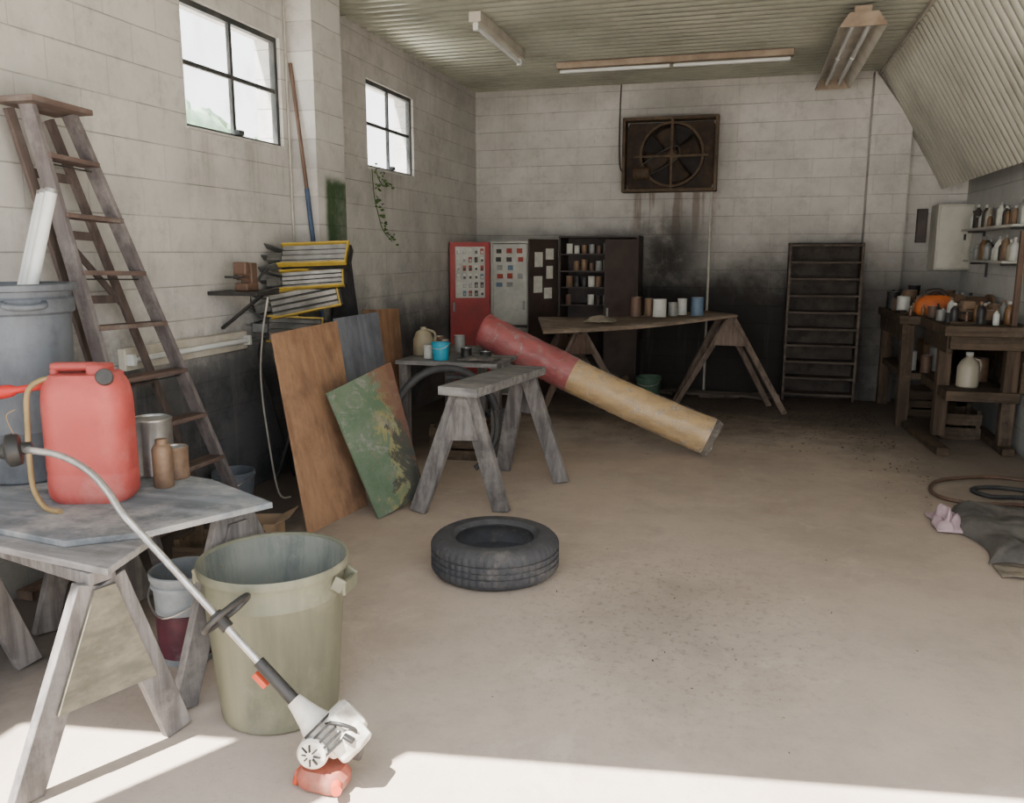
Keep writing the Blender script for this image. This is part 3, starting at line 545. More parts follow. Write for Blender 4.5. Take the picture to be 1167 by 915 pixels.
# ================================================================== STEPLADDER
t=T('stepladder','tall weathered wooden stepladder folded against the block wall','stepladder',(-2.95,3.7,0))
L0,L1=V((-3.08,3.10,2.25)),V((-2.78,3.36,0)); R0,R1=V((-3.08,3.34,2.23)),V((-2.78,4.12,0))
for a,c in((L0,L1),(R0,R1)): t.p('side_rail',B().beam(c,a,.075,.028,side=(1,0,0),cl=0),'ladder_wood',world=True,bevel=.003)
for k in range(8):
    f=.10+k*.115; a=L0.lerp(L1,f); c=R0.lerp(R1,f)
    t.p('step',B().beam(a,c,.10,.022,side=(1,0,0)),'ladder_step',world=True,bevel=.002)
    if k%2==0: t.p('tie_rod',B().cyl(a-V((0,0,.03)),c-V((0,0,.03)),.004,seg=8),'darksteel',world=True)
t.p('top_cap',B().slab([(-3.2,3.03,2.24),(-2.98,3.03,2.24),(-2.98,3.38,2.225),(-3.2,3.38,2.225)],(0,0,.026)),'ladder_step',world=True,bevel=.004)
K0,K1=V((-3.14,3.06,2.22)),V((-3.03,3.60,0)); J0,J1=V((-3.14,3.28,2.20)),V((-3.03,4.12,0))
for a,c in((K0,K1),(J0,J1)): t.p('rear_leg',B().beam(c,a,.045,.022,side=(0,1,0),cl=0),'ladder_rear',world=True,bevel=.002)
for f in(.12,.24,.38,.58,.8): t.p('rear_brace',B().beam(K0.lerp(K1,f),J0.lerp(J1,f),.04,.016,side=(0,0,1)),'ladder_rear',world=True,bevel=.002)
t.p('diagonal_brace',B().beam(K0.lerp(K1,.2),J0.lerp(J1,.4),.03,.012,side=(0,0,1)),'ladder_rear',world=True)
t=T('strip_light','long off-white strip light mounted low on the wall','light fixture',(-3.2,4.25,1.02))
t.p('housing',B().bb((-3.24,3.70,.97),(-3.19,4.84,1.09)),'fixture',world=True,bevel=.006)
t.p('lamp_tube',B().cyl((-3.165,3.74,1.03),(-3.165,4.80,1.03),.017),'tube',world=True)
for y in(3.72,4.81): t.p('lamp_holder',B().bb((-3.19,y-.012,1.0),(-3.145,y+.012,1.06)),'white_pl',world=True)
t=T('bench_vise','small rusty bench vise on a dark wall bracket','vise',(-3.04,4.64,1.34))
t.p('tray',B().bb((-.20,-.13,-.005),(.15,.13,.02)),'darksteel',bevel=.003)
t.p('bracket',B().beam((-.195,0,-.22),(.10,0,-.008),.03,.015,side=(0,1,0)),'darksteel')
t.p('fixed_jaw',B().box((0,.03,.11),(.08,.07,.17)).box((0,0,.045),(.09,.13,.05)),'browncan',bevel=.008)
t.p('moving_jaw',B().box((0,-.05,.16),(.09,.05,.08)).box((0,-.04,.11),(.04,.1,.04)),'browncan',bevel=.008)
t.p('screw_handle',B().cyl((0,-.06,.11),(0,-.13,.11),.012).cyl((-.07,-.125,.11),(.07,-.125,.11),.006),'darksteel')
solo('electric_cable','thin pale cable hanging from the wall bracket to the floor','cable',B().tube([(-2.87,4.60,1.325),(-2.92,4.60,1.1),(-2.95,4.60,.8),(-2.93,4.62,.4),(-2.90,4.66,.05),(-2.85,4.72,.008)],.006),'conduit',loc=(-2.92,4.6,0))
# work light tower
t=T('work_light','stack of slim yellow-edged metal work lamps with grey slats','work light',(-2.95,5.10,0),rz=math.radians(22))
t.p('pole',B().cyl((0,0.10,.25),(0,0.10,1.66),.018),'darksteel')
for k in range(3):
    a=math.radians(90+120*k); t.p('leg',B().tube([(0,.10,.42),(.10*math.cos(a),.10+.10*math.sin(a),.36),(.24*math.cos(a),.10+.24*math.sin(a),.012)],.012),'darksteel')
for zc,w,x0,hh,roll,tl,yw in((1.58,.46,.12,.17,-2,-40,-12),(1.42,.42,.10,.13,-4,-26,-4),(1.28,.46,.04,.17,-11,-16,6),(1.08,.36,-.03,.17,4,-2,12)):
    TR=Matrix.Translation((x0,0,zc))@Matrix.Rotation(math.radians(yw),4,'Z')@Matrix.Rotation(math.radians(roll),4,'Y')@Matrix.Rotation(math.radians(tl),4,'X')
    def tb_(b): b.v=[TR@q for q in b.v]; return b
    head=t.p('lamp_housing',tb_(B().box((0,.04,0),(w,.05,hh*.9))),'darksteel',bevel=.006)
    b=B(); N=4
    for k in range(N): b.box((0,-.004,-hh/2+hh*(k+.5)/N),(w-.02,.026,hh/N*.66),rot=(.5,0,0))
    t.p('slats',tb_(b),'reflector',parent=head,smooth=False)
    b=B()
    for zz in(-hh/2,hh/2): b.box((0,-.015,zz),(w+.015,.04,.011))
    b.box((w/2,-.015,0),(.010,.04,hh)); t.p('yellow_frame',tb_(b),'yellow',parent=head,bevel=.002)
    b=B()
    for s_ in(-1,0,1):
        b.beam((-w/2+.02,.02,s_*hh*.3),(-w/2-.15,.03,s_*hh*.62+.02),.055,.008,side=(0,1,0))
    b.box((-w/2-.05,.03,0),(.10,.07,.06)); t.p('mounting_bracket',tb_(b),'finsteel',parent=head,bevel=.003)
    t.p('end_cap',tb_(B().box((w/2+.012,.02,0),(.016,.06,hh*.85))),'black',parent=head,bevel=.004)
t.p('power_cord',B().tube([(-.2,.04,1.5),(-.32,.0,1.3),(-.22,-.02,1.1),(-.28,0,.9),(-.2,.05,.5),(-.1,.1,.02)],.008),'black')
t=T('jacket','bulky dark jacket hanging on the pilaster behind the work lamps','jacket',(-3.02,5.85,.9))
t.p('cloth',B().grid(22,24,lambda u,v:V((-3.042+.11*math.sin(u*math.pi)**.7*(.5+.6*v)+.018*(1+math.sin(u*15+v*2)),5.66+(.08*(1-v))+(.44-.18*(1-v))*u,1.64-.78*v-.07*abs(u-.5)*2*(1-v)))),'cloth_black',world=True,solid=.01)
t.p('hook',B().tube([(-3.06,5.84,1.68),(-3.0,5.84,1.67),(-2.98,5.84,1.70)],.006),'darksteel',world=True)
pail('bucket','dark grey plastic bucket on the floor by the wall',(-3.04,4.38,0),.13,.26,'bin_blue')
crate('dark slatted wooden crate on the floor under the ladder',(-2.46,3.40,0),.2,.34,.26,.24)
pail('bucket','dark dented bucket on the floor behind the table',(-2.18,3.10,0),.11,.24,'darksteel')
carton('dirty open cardboard box on the floor near the ladder',(-2.52,3.84,0),.3,.22,.20,.16)
solo('plank','rough dark plank lying along the wall base','plank',B().beam((-3.17,2.9,.03),(-3.17,4.2,.03),.09,.045,side=(1,0,0)),'brown_wood',loc=(-3.17,3.7,.0),bevel=.003)
# ================================================================== LEANING BOARDS
def board(label,bl,br,tr,tl,th,mat,name='plywood_board'):
    bl,br,tr,tl=map(V,(bl,br,tr,tl)); n=(br-bl).cross(tl-bl).normalized()
    if n.x>0: n=-n
    return solo(name,label,'board',B().slab([bl,br,tr,tl],n*th),mat,loc=(bl+br)/2,bevel=.002,smooth=False)
board('dull orange-brown plywood sheet leaning upright',(-2.37,4.10,.0),(-2.29,4.70,.0),(-2.58,4.94,1.16),(-2.62,4.22,1.14),.014,'plywood')
board('blue-grey painted board leaning behind the plywood sheet',(-2.46,5.0,0),(-2.46,5.62,0),(-2.62,5.66,1.17),(-2.62,4.98,1.17),.014,'blueboard')
board('brown plywood board leaning against the table',(-2.64,5.70,0),(-2.64,6.25,0),(-2.74,6.32,1.15),(-2.74,5.68,1.18),.014,'plywood2')
board('green paint-stained board leaning against plywood',(-2.10,4.47,.0),(-1.95,4.86,.06),(-2.22,4.97,.90),(-2.37,4.38,.78),.016,'green_board')
# ================================================================== MID SAWHORSE
sawhorse('sturdy weathered grey sawhorse with broad plank top',(-1.66,4.80,.765),(-1.52,5.70,.765),[(-1.92,4.66),(-1.42,4.80)],[(-1.70,5.78),(-1.20,5.54)],rail=(.27,.055),lw=.115,lt=.045,gus=(.03,.38),ov=.09,rm='grey_wood_h')
rc=V((-1.99,5.36,.41)); u1=V((.96,.27,0))
def arc(r1,r2,a0,a1,n=12,off=V((0,0,0))): return [rc+off+u1*(r1*math.cos(a))+V((0,0,r2*math.sin(a)))+V((-.27,.96,0))*(.12*math.sin(a)) for a in [math.radians(a0+(a1-a0)*k/n) for k in range(n+1)]]
solo('rubber_hose','thick black rubber hose arching beside the sawhorse','hose',B().tube(arc(.37,.385,238,15),.027,seg=12),'hose',loc=rc-V((0,0,.41)))
solo('rubber_hose','thin black rubber hose curled behind the sawhorse','hose',B().tube(arc(.31,.33,100,-60,off=V((.02,.10,-.02))),.02,seg=12),'hose',loc=rc-V((0,-.1,.41)))
t=T('tire','worn black car tire lying flat on the concrete floor','tire',(-1.18,3.87,0))
prof=[(.205,.014),(.235,.004),(.275,.0),(.30,.012),(.318,.03),(.325,.045),(.325,.068),(.317,.07),(.317,.078),(.325,.08),(.325,.098),(.317,.1),(.317,.108),(.325,.11),(.325,.13),(.317,.132),(.317,.138),(.325,.14),(.325,.155),(.318,.17),(.30,.188),(.275,.2),(.235,.196),(.222,.199),(.205,.186),(.198,.18),(.202,.17),(.24,.165),(.285,.15),(.30,.1),(.285,.05),(.24,.035),(.202,.03),(.198,.02)]
def tm(j,i):
    r,z=prof[j]
    if r>=.316 and (i%3==0): return -.006
    if r in(.30,) and z in(.012,.188) and i%3==0: return -.003
    return 0
t.p('tread_and_sidewall',B().lathe(prof,seg=156,closed=True,mod=tm),'rubber')
# ================================================================== REAR LOW TABLE + ROLL
t=T('work_table','cluttered low wooden table behind the sawhorse','table',(-2.2,6.3,0))
z=.78
t.p('top',B().slab([(-2.60,5.90,z-.03),(-1.77,5.87,z-.03),(-1.77,6.44,z-.03),(-2.18,6.46,z-.03),(-2.18,7.05,z-.03),(-2.60,7.05,z-.03)],(0,0,.03)),'grey_wood_h',world=True,bevel=.003,smooth=False)
for x,y in((-2.55,5.97),(-1.83,6.05),(-2.24,6.98),(-2.55,6.98)): t.p('leg',B().bb((x-.035,y-.035,0),(x+.035,y+.035,z-.03)),'grey_wood',world=True,bevel=.003)
b=T('tub','bright blue plastic tub on the low table','tub',(-2.27,6.02,z)); b.p('body',B().lathe([(.055,0),(.06,.004),(.068,.12),(.075,.122),(.075,.135),(.068,.135),(.055,.01),(0,.01)],seg=32),'tub_blue'); b.p('handle',B().tube([(-.07,0,.125),(-.05,-.05,.10),(0,-.075,.09),(.05,-.05,.10),(.07,0,.125)],.003,seg=6),'whitecan')
b=T('jug','tan plastic jug on the low table','jug',(-2.50,6.25,z)); b.p('body',B().lathe([(.07,0),(.085,.01),(.085,.13),(.06,.19),(.028,.21),(.026,.23),(0,.23)],seg=28),'tan_jug'); b.p('handle',B().tube([(.03,0,.21),(.09,0,.19),(.10,0,.14),(.08,0,.08)],.010),'tan_jug')
can('tin','white tin on the low table','tin',(-2.40,6.10,z),.04,.10,'whitecan')
for i,(x,y,mn,h) in enumerate(((-2.36,6.35,'browncan',.12),(-2.15,6.28,'darksteel',.07),(-1.98,6.25,'darksteel',.05),(-2.30,6.55,'greyjar',.14),(-2.48,6.55,'rust_can',.13))):
    can('tin','small dusty tin among clutter on the low table','tin',(x,y,z),.045,h,mn)
solo('rag','crumpled dark rag draped on the low table','cloth',B().grid(14,14,lambda u,v:V((-2.12+.30*u,5.93+.22*v,z+.012+.03*abs(noise.noise(V((u*4,v*4,2))))+.02*math.sin(u*math.pi)*math.sin(v*math.pi)))),'cloth_dark',loc=(-2,6.05,z),solid=.006)
crate('dark wooden crate of scraps under the low table',(-2.15,6.15,0),.1,.42,.34,.28)
pail('bucket','dirty grey bucket on the floor under the low table',(-2.0,6.75,0),.13,.26,'bin_blue')
U0=V((-2.13,6.68,.96)); D0=V((-.25,6.62,.166)); ad=(D0-U0).normalized()
t=T('carpet_roll','long plastic-wrapped roll, faded red upper part and tan lower part','roll',(-1.2,6.65,0))
aa=ad.orthogonal().normalized(); cc=ad.cross(aa)
def rollpart(f0,f1,r,n=80,seg=52,seed=0,amp=.04,fine=.02):
    b=B(); vs=[];fs=[]
    for i in range(n+1):
        f=f0+(f1-f0)*i/n; q=U0.lerp(D0,f)-V((0,0,.03*math.sin(f*math.pi)))
        for k in range(seg):
            th=2*math.pi*k/seg; c_,s_=math.cos(th),math.sin(th)
            rr_=(r+.012*f)*(1+amp*noise.noise(V((f*6,c_*1.0,s_*1.0+seed)))-fine*abs(noise.noise(V((f*26-c_*2,c_*3,s_*3+seed)))))
            vs.append(q+aa*c_*rr_+cc*s_*rr_)
    for i in range(n):
        for k in range(seg): fs.append((i*seg+k,i*seg+(k+1)%seg,(i+1)*seg+(k+1)%seg,(i+1)*seg+k))
    b.add(vs,fs); b.v=[V((q.x,q.y,max(q.z,.004))) for q in b.v]; return b
t.p('red_wrapping',rollpart(0,.41,.143,fine=.07),'paper_red',world=True)
t.p('tan_roll',rollpart(.39,1,.138,fine=.06),'paper_tan',world=True)
for q,dr,nm in((U0,-1,'paper_red'),(D0,1,'roll_end')):
    b=B().lathe([(.0,-.05),(.030,-.05),(.032,.0),(.045,.002),(.050,-.014),(.066,-.012),(.070,.003),(.088,.005),(.094,-.014),(.108,-.012),(.112,.004),(.138,.002),(.148,-.01)],c=q,axis=ad*dr,seg=36,mod=lambda j,i:.004*math.sin(i*.9+j)); b.v=[V((p_.x,p_.y,max(p_.z,.004))) for p_ in b.v]; t.p('roll_end',b,nm,world=True)
t.p('clear_wrap',rollpart(.02,1.0,.149,seed=5,fine=.09),'wrap',world=True)
vs=[];fs=[];n=10;seg=44
for i in range(n+1):
    f=i/n; q=D0+ad*(-.03+.09*f)
    for k in range(seg):
        th=2*math.pi*k/seg; rr_=.160*(1-.12*f*f+.04*f*math.sin(k*1.3)+.04*f*math.sin(k*2.9+1)); p_=q+aa*math.cos(th)*rr_+cc*math.sin(th)*rr_; p_.z=max(p_.z,.003); vs.append(p_)
for i in range(n):
    for k in range(seg): fs.append((i*seg+k,i*seg+(k+1)%seg,(i+1)*seg+(k+1)%seg,(i+1)*seg+k))
t.p('bunched_wrap_end',B().add(vs,fs),'wrap',world=True)
# ================================================================== MID REAR TABLE
t=T('plywood_sheet','warped tan plywood table sheet on tall sawhorses','table top',(-1.1,8.3,.9))
def warp(u,v):
    A,Bc,C,Dd=V((-1.80,7.45,.885)),V((-.10,8.72,.985)),V((-.42,9.2,.985)),V((-2.05,8.25,.955))
    return A.lerp(Bc,u).lerp(Dd.lerp(C,u),v)+V((0,0,-.03*math.sin(u*math.pi)))
t.p('sheet',B().grid(16,6,warp),'sheet_tan',world=True,solid=.02)
t.p('edge_strip',B().tube([warp(u/8,0)-V((0,0,.015)) for u in range(9)],.012,seg=6),'sheet_tan',world=True)
sawhorse('tall A-frame trestle with thin splayed weathered brown legs',(-.16,8.78,.94),(-.26,9.06,.94),[(-.70,8.80),(.40,8.62)],[(-.72,9.14),(.26,9.04)],mat='trestle',gm='trestle',lw=.06,lt=.035,gus=(.0,.28),ov=.04)
sawhorse('dark wooden trestle under the warped plywood sheet',(-1.55,7.9,.86),(-1.80,8.35,.86),[(-1.9,7.70),(-1.08,8.15)],[(-2.2,8.4),(-1.4,8.75)],mat='trestle',gm='brown_wood',lw=.065,lt=.035,gus=(.02,.25),ov=.03)
for x,y,r,h,mn,lb in((-1.10,8.55,.055,.20,'browncan','brown canister on the rear table'),(-.98,8.65,.045,.18,'rust_can','rusty canister on the rear table'),(-.86,8.56,.07,.18,'whitecan','white paint can on the rear table'),(-.74,8.72,.05,.14,'greyjar','grey can on the rear table'),(-.50,8.80,.065,.19,'bluecan','blue can on the rear table'),(-.66,8.90,.05,.17,'whitecan','pale can on the rear table')):
    can('paint_can',lb,'paint can',(x,y,.955),r,h,mn)
solo('rag','small brown rag crumpled on the rear table','cloth',B().grid(12,12,lambda u,v:V((-1.55+.3*u,8.05+.25*v,.935+.05*math.sin(u*math.pi)*math.sin(v*math.pi)+.03*noise.noise(V((u*5,v*5,1)))))),'cloth_tan',loc=(-1.4,8.15,.93),solid=.006)
for i in range(12):
    x=-1.2+i*.16+random.uniform(-.05,.05); y=9.45+random.uniform(-.1,.2); L=random.uniform(.3,.7); a=random.uniform(-.5,.5)
    if x-L/2>.1: continue
    solo('wood_scrap','dark dirty scrap of wood on the floor by the wall','wood scrap',B().beam((x-L/2*math.cos(a),y-L/2*math.sin(a)*.5,.03+.012*(i%3)),(min(.38,x+L/2*math.cos(a)),y+L/2*math.sin(a)*.5,.03+.02*(i%2)),.07,.03,side=(0,1,0),cl=0),'shelf_dark',loc=(x,y,.02),group='scraps along the back wall')
pail('bucket','dark green bucket on the floor under the rear table',(-1.0,9.0,0),.14,.28,'greencan')
carton('old cardboard box on the floor by the cabinets',(-1.45,8.95,0),.2,.3,.25,.22)
# ================================================================== CABINETS
def openbox(x0,x1,y0,y1,z0,z1,th=.02):
    b=B(); b.bb((x0,y0,z0),(x0+th,y1,z1)); b.bb((x1-th,y0,z0),(x1,y1,z1)); b.bb((x0+th,y1-th,z0),(x1-th,y1,z1)); b.bb((x0+th,y0,z1-th),(x1-th,y1-th,z1)); b.bb((x0+th,y0,z0),(x1-th,y1-th,z0+th)); return b
t=T('storage_cabinet','pale metal cabinet covered in small pictures with a red door','cabinet',(-2.55,9.2,0))
t.p('body',openbox(-2.78,-2.34,9.0,9.45,0,1.72),'cab_white',world=True)
for z in(.45,.75,1.0,1.22,1.45): t.p('shelf',B().bb((-2.75,9.04,z),(-2.37,9.42,z+.012)),'cab_white',world=True)
ip=t.p('inner_door',B().bb((-2.755,9.004,.80),(-2.365,9.02,1.69)),'cab_white',world=True,bevel=.002)
for r in range(5):
    for c_ in range(3):
        if random.random()<.15: continue
        xx=-2.68+.12*c_+random.uniform(-.01,.01); zz=1.25+.092*r; t.p('picture',B().bb((xx-.035,9.0,zz-.03),(xx+random.uniform(.02,.035),9.004,zz+random.uniform(.015,.03))),random.choice(['paper','cab_dark','redcan','bluecan','browncan','greyjar','darksteel']),world=True,parent=ip,smooth=False)
t.p('handle',B().box((-2.40,8.99,1.02),(.02,.03,.10)),'silver',world=True,parent=ip,bevel=.004)
dr=t.p('door',B().beam((-2.79,8.99,.86),(-3.19,8.78,.86),1.70,.022,side=(0,0,1)),'cab_red',world=True,bevel=.004,label='red metal cabinet door')
t.p('door_rack',B().beam((-2.84,8.955,1.38),(-3.13,8.80,1.38),.56,.02,side=(0,0,1)),'cab_white',world=True,parent=dr)
t.p('handle',B().box((-3.14,8.775,1.0),(.02,.03,.10)),'silver',world=True,parent=dr,bevel=.004)
g='small packets on the red cabinet door'
pk=T('packet','small hardware packet hung on the cabinet door rack','packet',(0,0,0),group=g); pk.p('card',B().bb((-.018,-.008,-.03),(.018,0,.03)),'paper'); pk.p('blister',B().bb((-.012,-.016,-.022),(.012,-.008,.006)),'darksteel',bevel=.003)
cnt=0; dd=(V((-3.13,8.80,0))-V((-2.84,8.955,0))); rz=math.atan2(-dd.y,-dd.x); nrm=V((dd.y,-dd.x,0)).normalized(); nrm=nrm if nrm.y<0 else -nrm
for r in range(6):
    for c_ in range(5):
        q=V((-2.84,8.955,1.15+.092*r))+dd*(.1+.2*c_)+nrm*.012
        mt={0:random.choice(['paper','whitecan','whitecan','silver','redcan','bluecan','cab_dark']),1:random.choice(['darksteel','paper','silver'])}
        if cnt==0: pk.o.location=q; pk.o.rotation_euler=(0,0,rz)
        else: pk.clone(q,rz,mats=mt)
        cnt+=1
t=T('storage_cabinet','black metal cabinet with open doors and stocked shelves','cabinet',(-1.65,9.5,0))
t.p('body',openbox(-2.08,-1.19,9.32,9.78,0,1.78),'cab_dark',world=True)
for z in(.4,.72,1.0,1.2,1.38,1.57): t.p('shelf',B().bb((-2.06,9.35,z),(-1.21,9.755,z+.014)),'cab_dark2',world=True)
dr=t.p('door',B().beam((-2.09,9.30,.88),(-2.33,8.93,.88),1.72,.02,side=(0,0,1)),'cab_dark2',world=True,bevel=.004)
a0,a1=V((-2.09,9.30,0)),V((-2.33,8.93,0)); dn=(a1-a0).normalized(); nn=V((-dn.y,dn.x,0)); nn=nn if nn.x>0 else -nn
for k,(f,z,w_,h_) in enumerate(((.3,1.58,.12,.12),(.68,1.52,.12,.16),(.3,1.38,.1,.14),(.7,1.25,.13,.18),(.35,1.15,.12,.12))):
    c0=a0.lerp(a1,f)+V((0,0,z))+nn*.0125; t.p('paper_note',B().beam(c0-V((0,0,h_/2)),c0+V((0,0,h_/2)),w_,.002,side=dn),'paper',world=True,parent=dr)
dr=t.p('door',B().beam((-1.18,9.30,.88),(-1.52,9.10,.88),1.72,.02,side=(0,0,1)),'cab_dark2',world=True,bevel=.004)
t.p('handle',B().box((-1.48,9.09,.95),(.02,.03,.10)),'silver',world=True,parent=dr,bevel=.003)
pot=can('tin','small tin stored in the black cabinet','tin',(-1.98,9.42,1.014),.036,.11,'browncan',group='tins in the black cabinet')
for z in(1.014,1.214,1.394,1.584):
    for i in range(6):
        if z==1.014 and i==0: continue
        if random.random()<.12: continue
        pot.clone((-1.98+.085*i,9.42+.03*random.random(),z),mats={0:random.choice(['whitecan','browncan','darksteel','greyjar','cab_dark2','rust_can','paper'])},scale=random.uniform(.75,1.15))
# ================================================================== FAN
t=T('exhaust_fan','rusty grimy square exhaust fan mounted high on the block wall','fan',(-.925,9.86,2.67))
x0,x1,z0,z1=-1.45,-.40,2.27,3.08; yf=9.72
b=B(); 
for a,c in(((x0,yf,z0),(x0+.035,9.9,z1)),((x1-.035,yf,z0),(x1,9.9,z1)),((x0+.035,yf,z0),(x1-.035,9.9,z0+.035)),((x0+.035,yf,z1-.035),(x1-.035,9.9,z1))): b.bb(a,c)
t.p('frame',b,'fan_frame',world=True,bevel=.004)
b=B(); cx,cz=-.90,2.675; N=48
vs=[];fs=[]
for i in range(N):
    a=2*math.pi*i/N; vs.append((cx+.345*math.cos(a),9.86,cz+.345*math.sin(a)))
    s=1/max(abs(math.cos(a))/.5,abs(math.sin(a))/.36); vs.append((-.925+s*math.cos(a)*.99,9.86,cz+s*math.sin(a)))
for i in range(N):
    j=(i+1)%N; fs.append((2*i,2*i+1,2*j+1,2*j))
t.p('shroud_plate',B().add(vs,fs),'fan_dark',world=True)
t.p('shroud_ring',B().lathe([(.33,0),(.355,0),(.355,.12),(.33,.12)],c=(cx,9.86,cz),axis=(0,-1,0),seg=48,closed=True),'fan_frame',world=True)
t.p('louvre',B().bb((x0+.06,9.885,z0+.06),(x1-.06,9.893,z1-.06)),'cab_in',world=True)
t.p('hub',B().lathe([(.055,0),(.06,.01),(.06,.07),(.045,.085),(.03,.09),(0,.09)],c=(cx,9.86,cz),axis=(0,-1,0),seg=30),'fan_frame',world=True)
for k in range(4):
    a=2*math.pi*k/4+.35
    def bl(u,v,a=a):
        r=.05+.265*u; w=.09+.16*u; an=a+(v-.5)*w/r*1.1; return V((cx+r*math.cos(an),9.815+.05*(v-.5),cz+r*math.sin(an)))
    t.p('blade',B().grid(8,6,bl),'fan_dark',world=True,solid=.004)
b=B(); b.beam((cx,9.73,cz+.38),(cx,9.73,cz-.38),.025,.012); b.beam((cx-.42,9.725,cz-.02),(cx+.40,9.725,cz-.02),.022,.01,side=(0,0,1))
t.p('mounting_bracket',b,'fan_frame',world=True)
t.p('motor',B().lathe([(0,-.09),(.06,-.09),(.07,-.07),(.07,.07),(.06,.09),(0,.09)],c=(cx-.33,9.74,cz-.20),axis=(1,0,0),seg=24),'fan_frame',world=True)
t.p('drive_belt',B().tube([(cx-.36,9.76,cz-.26),(cx,9.76,cz-.09),(cx+.09,9.76,cz+.02),(cx,9.76,cz+.09),(cx-.38,9.76,cz-.15)],.008,closed=True,seg=6,sub=3),'black',world=True)
solo('conduit','thin white conduit running down the sooty wall','pipe',B().cyl((-.455,9.886,.0),(-.455,9.886,2.27),.014),'conduit',loc=(-.455,9.886,0))
solo('electric_cable','thin dark cable running along the wall to the fan','cable',B().tube([(-1.5,9.89,3.47),(-1.51,9.89,3.0),(-1.50,9.89,2.6),(-1.455,9.88,2.5)],.008),'black',loc=(-1.5,9.88,2.6))
# ================================================================== BACK SHELF RACK
t=T('shelf_rack','tall empty dusty brown shelf rack against the sooty wall','shelf',(.80,9.7,0))
x0,x1=.40,1.145
t.p('side_panel',B().bb((x0,9.5,0),(x0+.025,9.88,1.70)),'shelf_dark',world=True); t.p('side_panel',B().bb((x1-.025,9.5,0),(x1,9.88,1.70)),'shelf_dark',world=True)
t.p('back_panel',B().bb((x0+.025,9.73,0),(x1-.025,9.745,1.70)),'shelf_back',world=True)
for k in range(10):
    z=.06+k*.178; t.p('shelf',B().bb((x0+.025,9.495,z),(x1-.025,9.73,z+.022)),'shelf_dark',world=True)
# ================================================================== RIGHT BENCH
BZ=1.03
t=T('workbench','long greasy dark timber workbench with lower shelf along the wall','workbench',(1.85,8.4,0))
t.p('top',B().bb((1.34,8.28,.955),(2.14,9.66,BZ)),'bench_wood',world=True,bevel=.008)
t.p('top',B().bb((1.51,7.26,.945),(2.14,8.275,BZ)),'bench_wood',world=True,bevel=.008)
t.p('rail',B().bb((1.56,7.29,.84),(2.12,7.33,.943)),'bench_wood',world=True,bevel=.004)
t.p('rail',B().bb((1.55,7.36,.80),(1.59,8.26,.943)),'bench_wood',world=True,bevel=.004)
t.p('rail',B().bb((1.37,8.30,.80),(1.41,9.64,.953)),'bench_wood',world=True,bevel=.004)
t.p('back_board',B().bb((2.10,7.34,.50),(2.13,9.64,.94)),'bench_wood',world=True)
for x,y,z_ in((1.43,8.38,0),(1.43,9.58,0),(2.04,9.55,0),(1.61,7.70,.065),(2.04,7.42,.065)): t.p('leg',B().bb((x-.05,y-.05,z_),(x+.05,y+.05,.945)),'bench_leg',world=True,bevel=.004)
t.p('lower_shelf',B().bb((1.40,8.36,.44),(2.10,9.62,.50)),'bench_wood',world=True,bevel=.004)
t.p('lower_shelf',B().bb((1.57,7.32,.42),(2.10,8.35,.50)),'bench_wood',world=True,bevel=.004)
t.p('floor_runner',B().beam((1.47,8.30,.035),(1.55,7.15,.035),.10,.06,side=(1,0,0)),'bench_wood',world=True,bevel=.004)
t.p('floor_runner',B().beam((2.04,8.30,.035),(2.04,7.25,.035),.09,.06,side=(1,0,0)),'bench_wood',world=True,bevel=.004)
occ=[(1.78,7.60),(1.66,8.5),(1.80,7.95),(1.80,7.85),(1.95,8.35),(1.84,8.35),(1.65,8.28),(1.75,8.28),(1.84,8.14),(1.68,7.41),(1.70,7.68),(1.90,7.59),(1.62,8.0),(1.44,8.53),(2.0,7.33),(1.57,8.5),(1.76,8.5)]
b=T('jug','cloudy plastic jug on the lower bench shelf','jug',(1.78,7.60,.50)); b.p('body',B().lathe([(.075,0),(.085,.01),(.085,.17),(.06,.22),(.028,.25),(.026,.27),(0,.27)],seg=28),'jug'); b.p('cap',B().lathe([(.03,.265),(.03,.29),(0,.29)],seg=18),'whitecan'); b.p('handle',B().tube([(.03,0,.24),(.08,0,.22),(.09,0,.17),(.078,0,.12)],.009),'jug')
t=T('sander','orange power tool with dusty grip on the workbench','power tool',(1.66,8.5,BZ)); t.p('body',loft(B(),[(0,.9),(.02,1),(.09,1),(.15,.85),(.18,.6)],.34,.18,.06),'orange'); t.p('grip',B().tube([(-.12,0,.13),(-.06,0,.21),(.04,0,.22),(.12,0,.14)],.02),'cab_dark'); t.p('cord',B().tube([(.12,0,.05),(.2,-.05,.02),(.26,-.02,.01),(.3,.06,.01)],.006),'black')
t=T('vise','rusty brown bench vise on the workbench','vise',(1.80,7.95,BZ)); t.p('body',B().box((0,0,.05),(.12,.2,.10)).box((0,.02,.13),(.10,.05,.07)),'rust_can',bevel=.008); t.p('moving_jaw',B().box((0,-.07,.13),(.10,.05,.07)).box((0,-.1,.07),(.05,.1,.05)),'rust_can',bevel=.008); t.p('handle',B().cyl((-.09,-.16,.07),(.09,-.16,.07),.007),'darksteel')
t=T('grinder','dark double-wheel bench grinder on the workbench','grinder',(1.95,8.35,BZ),rz=.3); t.p('motor',B().cyl((-.09,0,.12),(.09,0,.12),.06),'browncan'); t.p('wheel',B().cyl((-.15,0,.12),(-.12,0,.12),.08),'rust_can'); t.p('wheel',B().cyl((.12,0,.12),(.15,0,.12),.08),'rust_can'); t.p('shaft',B().cyl((-.16,0,.12),(.16,0,.12),.012),'darksteel'); t.p('base',B().box((0,0,.03),(.16,.12,.06)),'darksteel',bevel=.006)
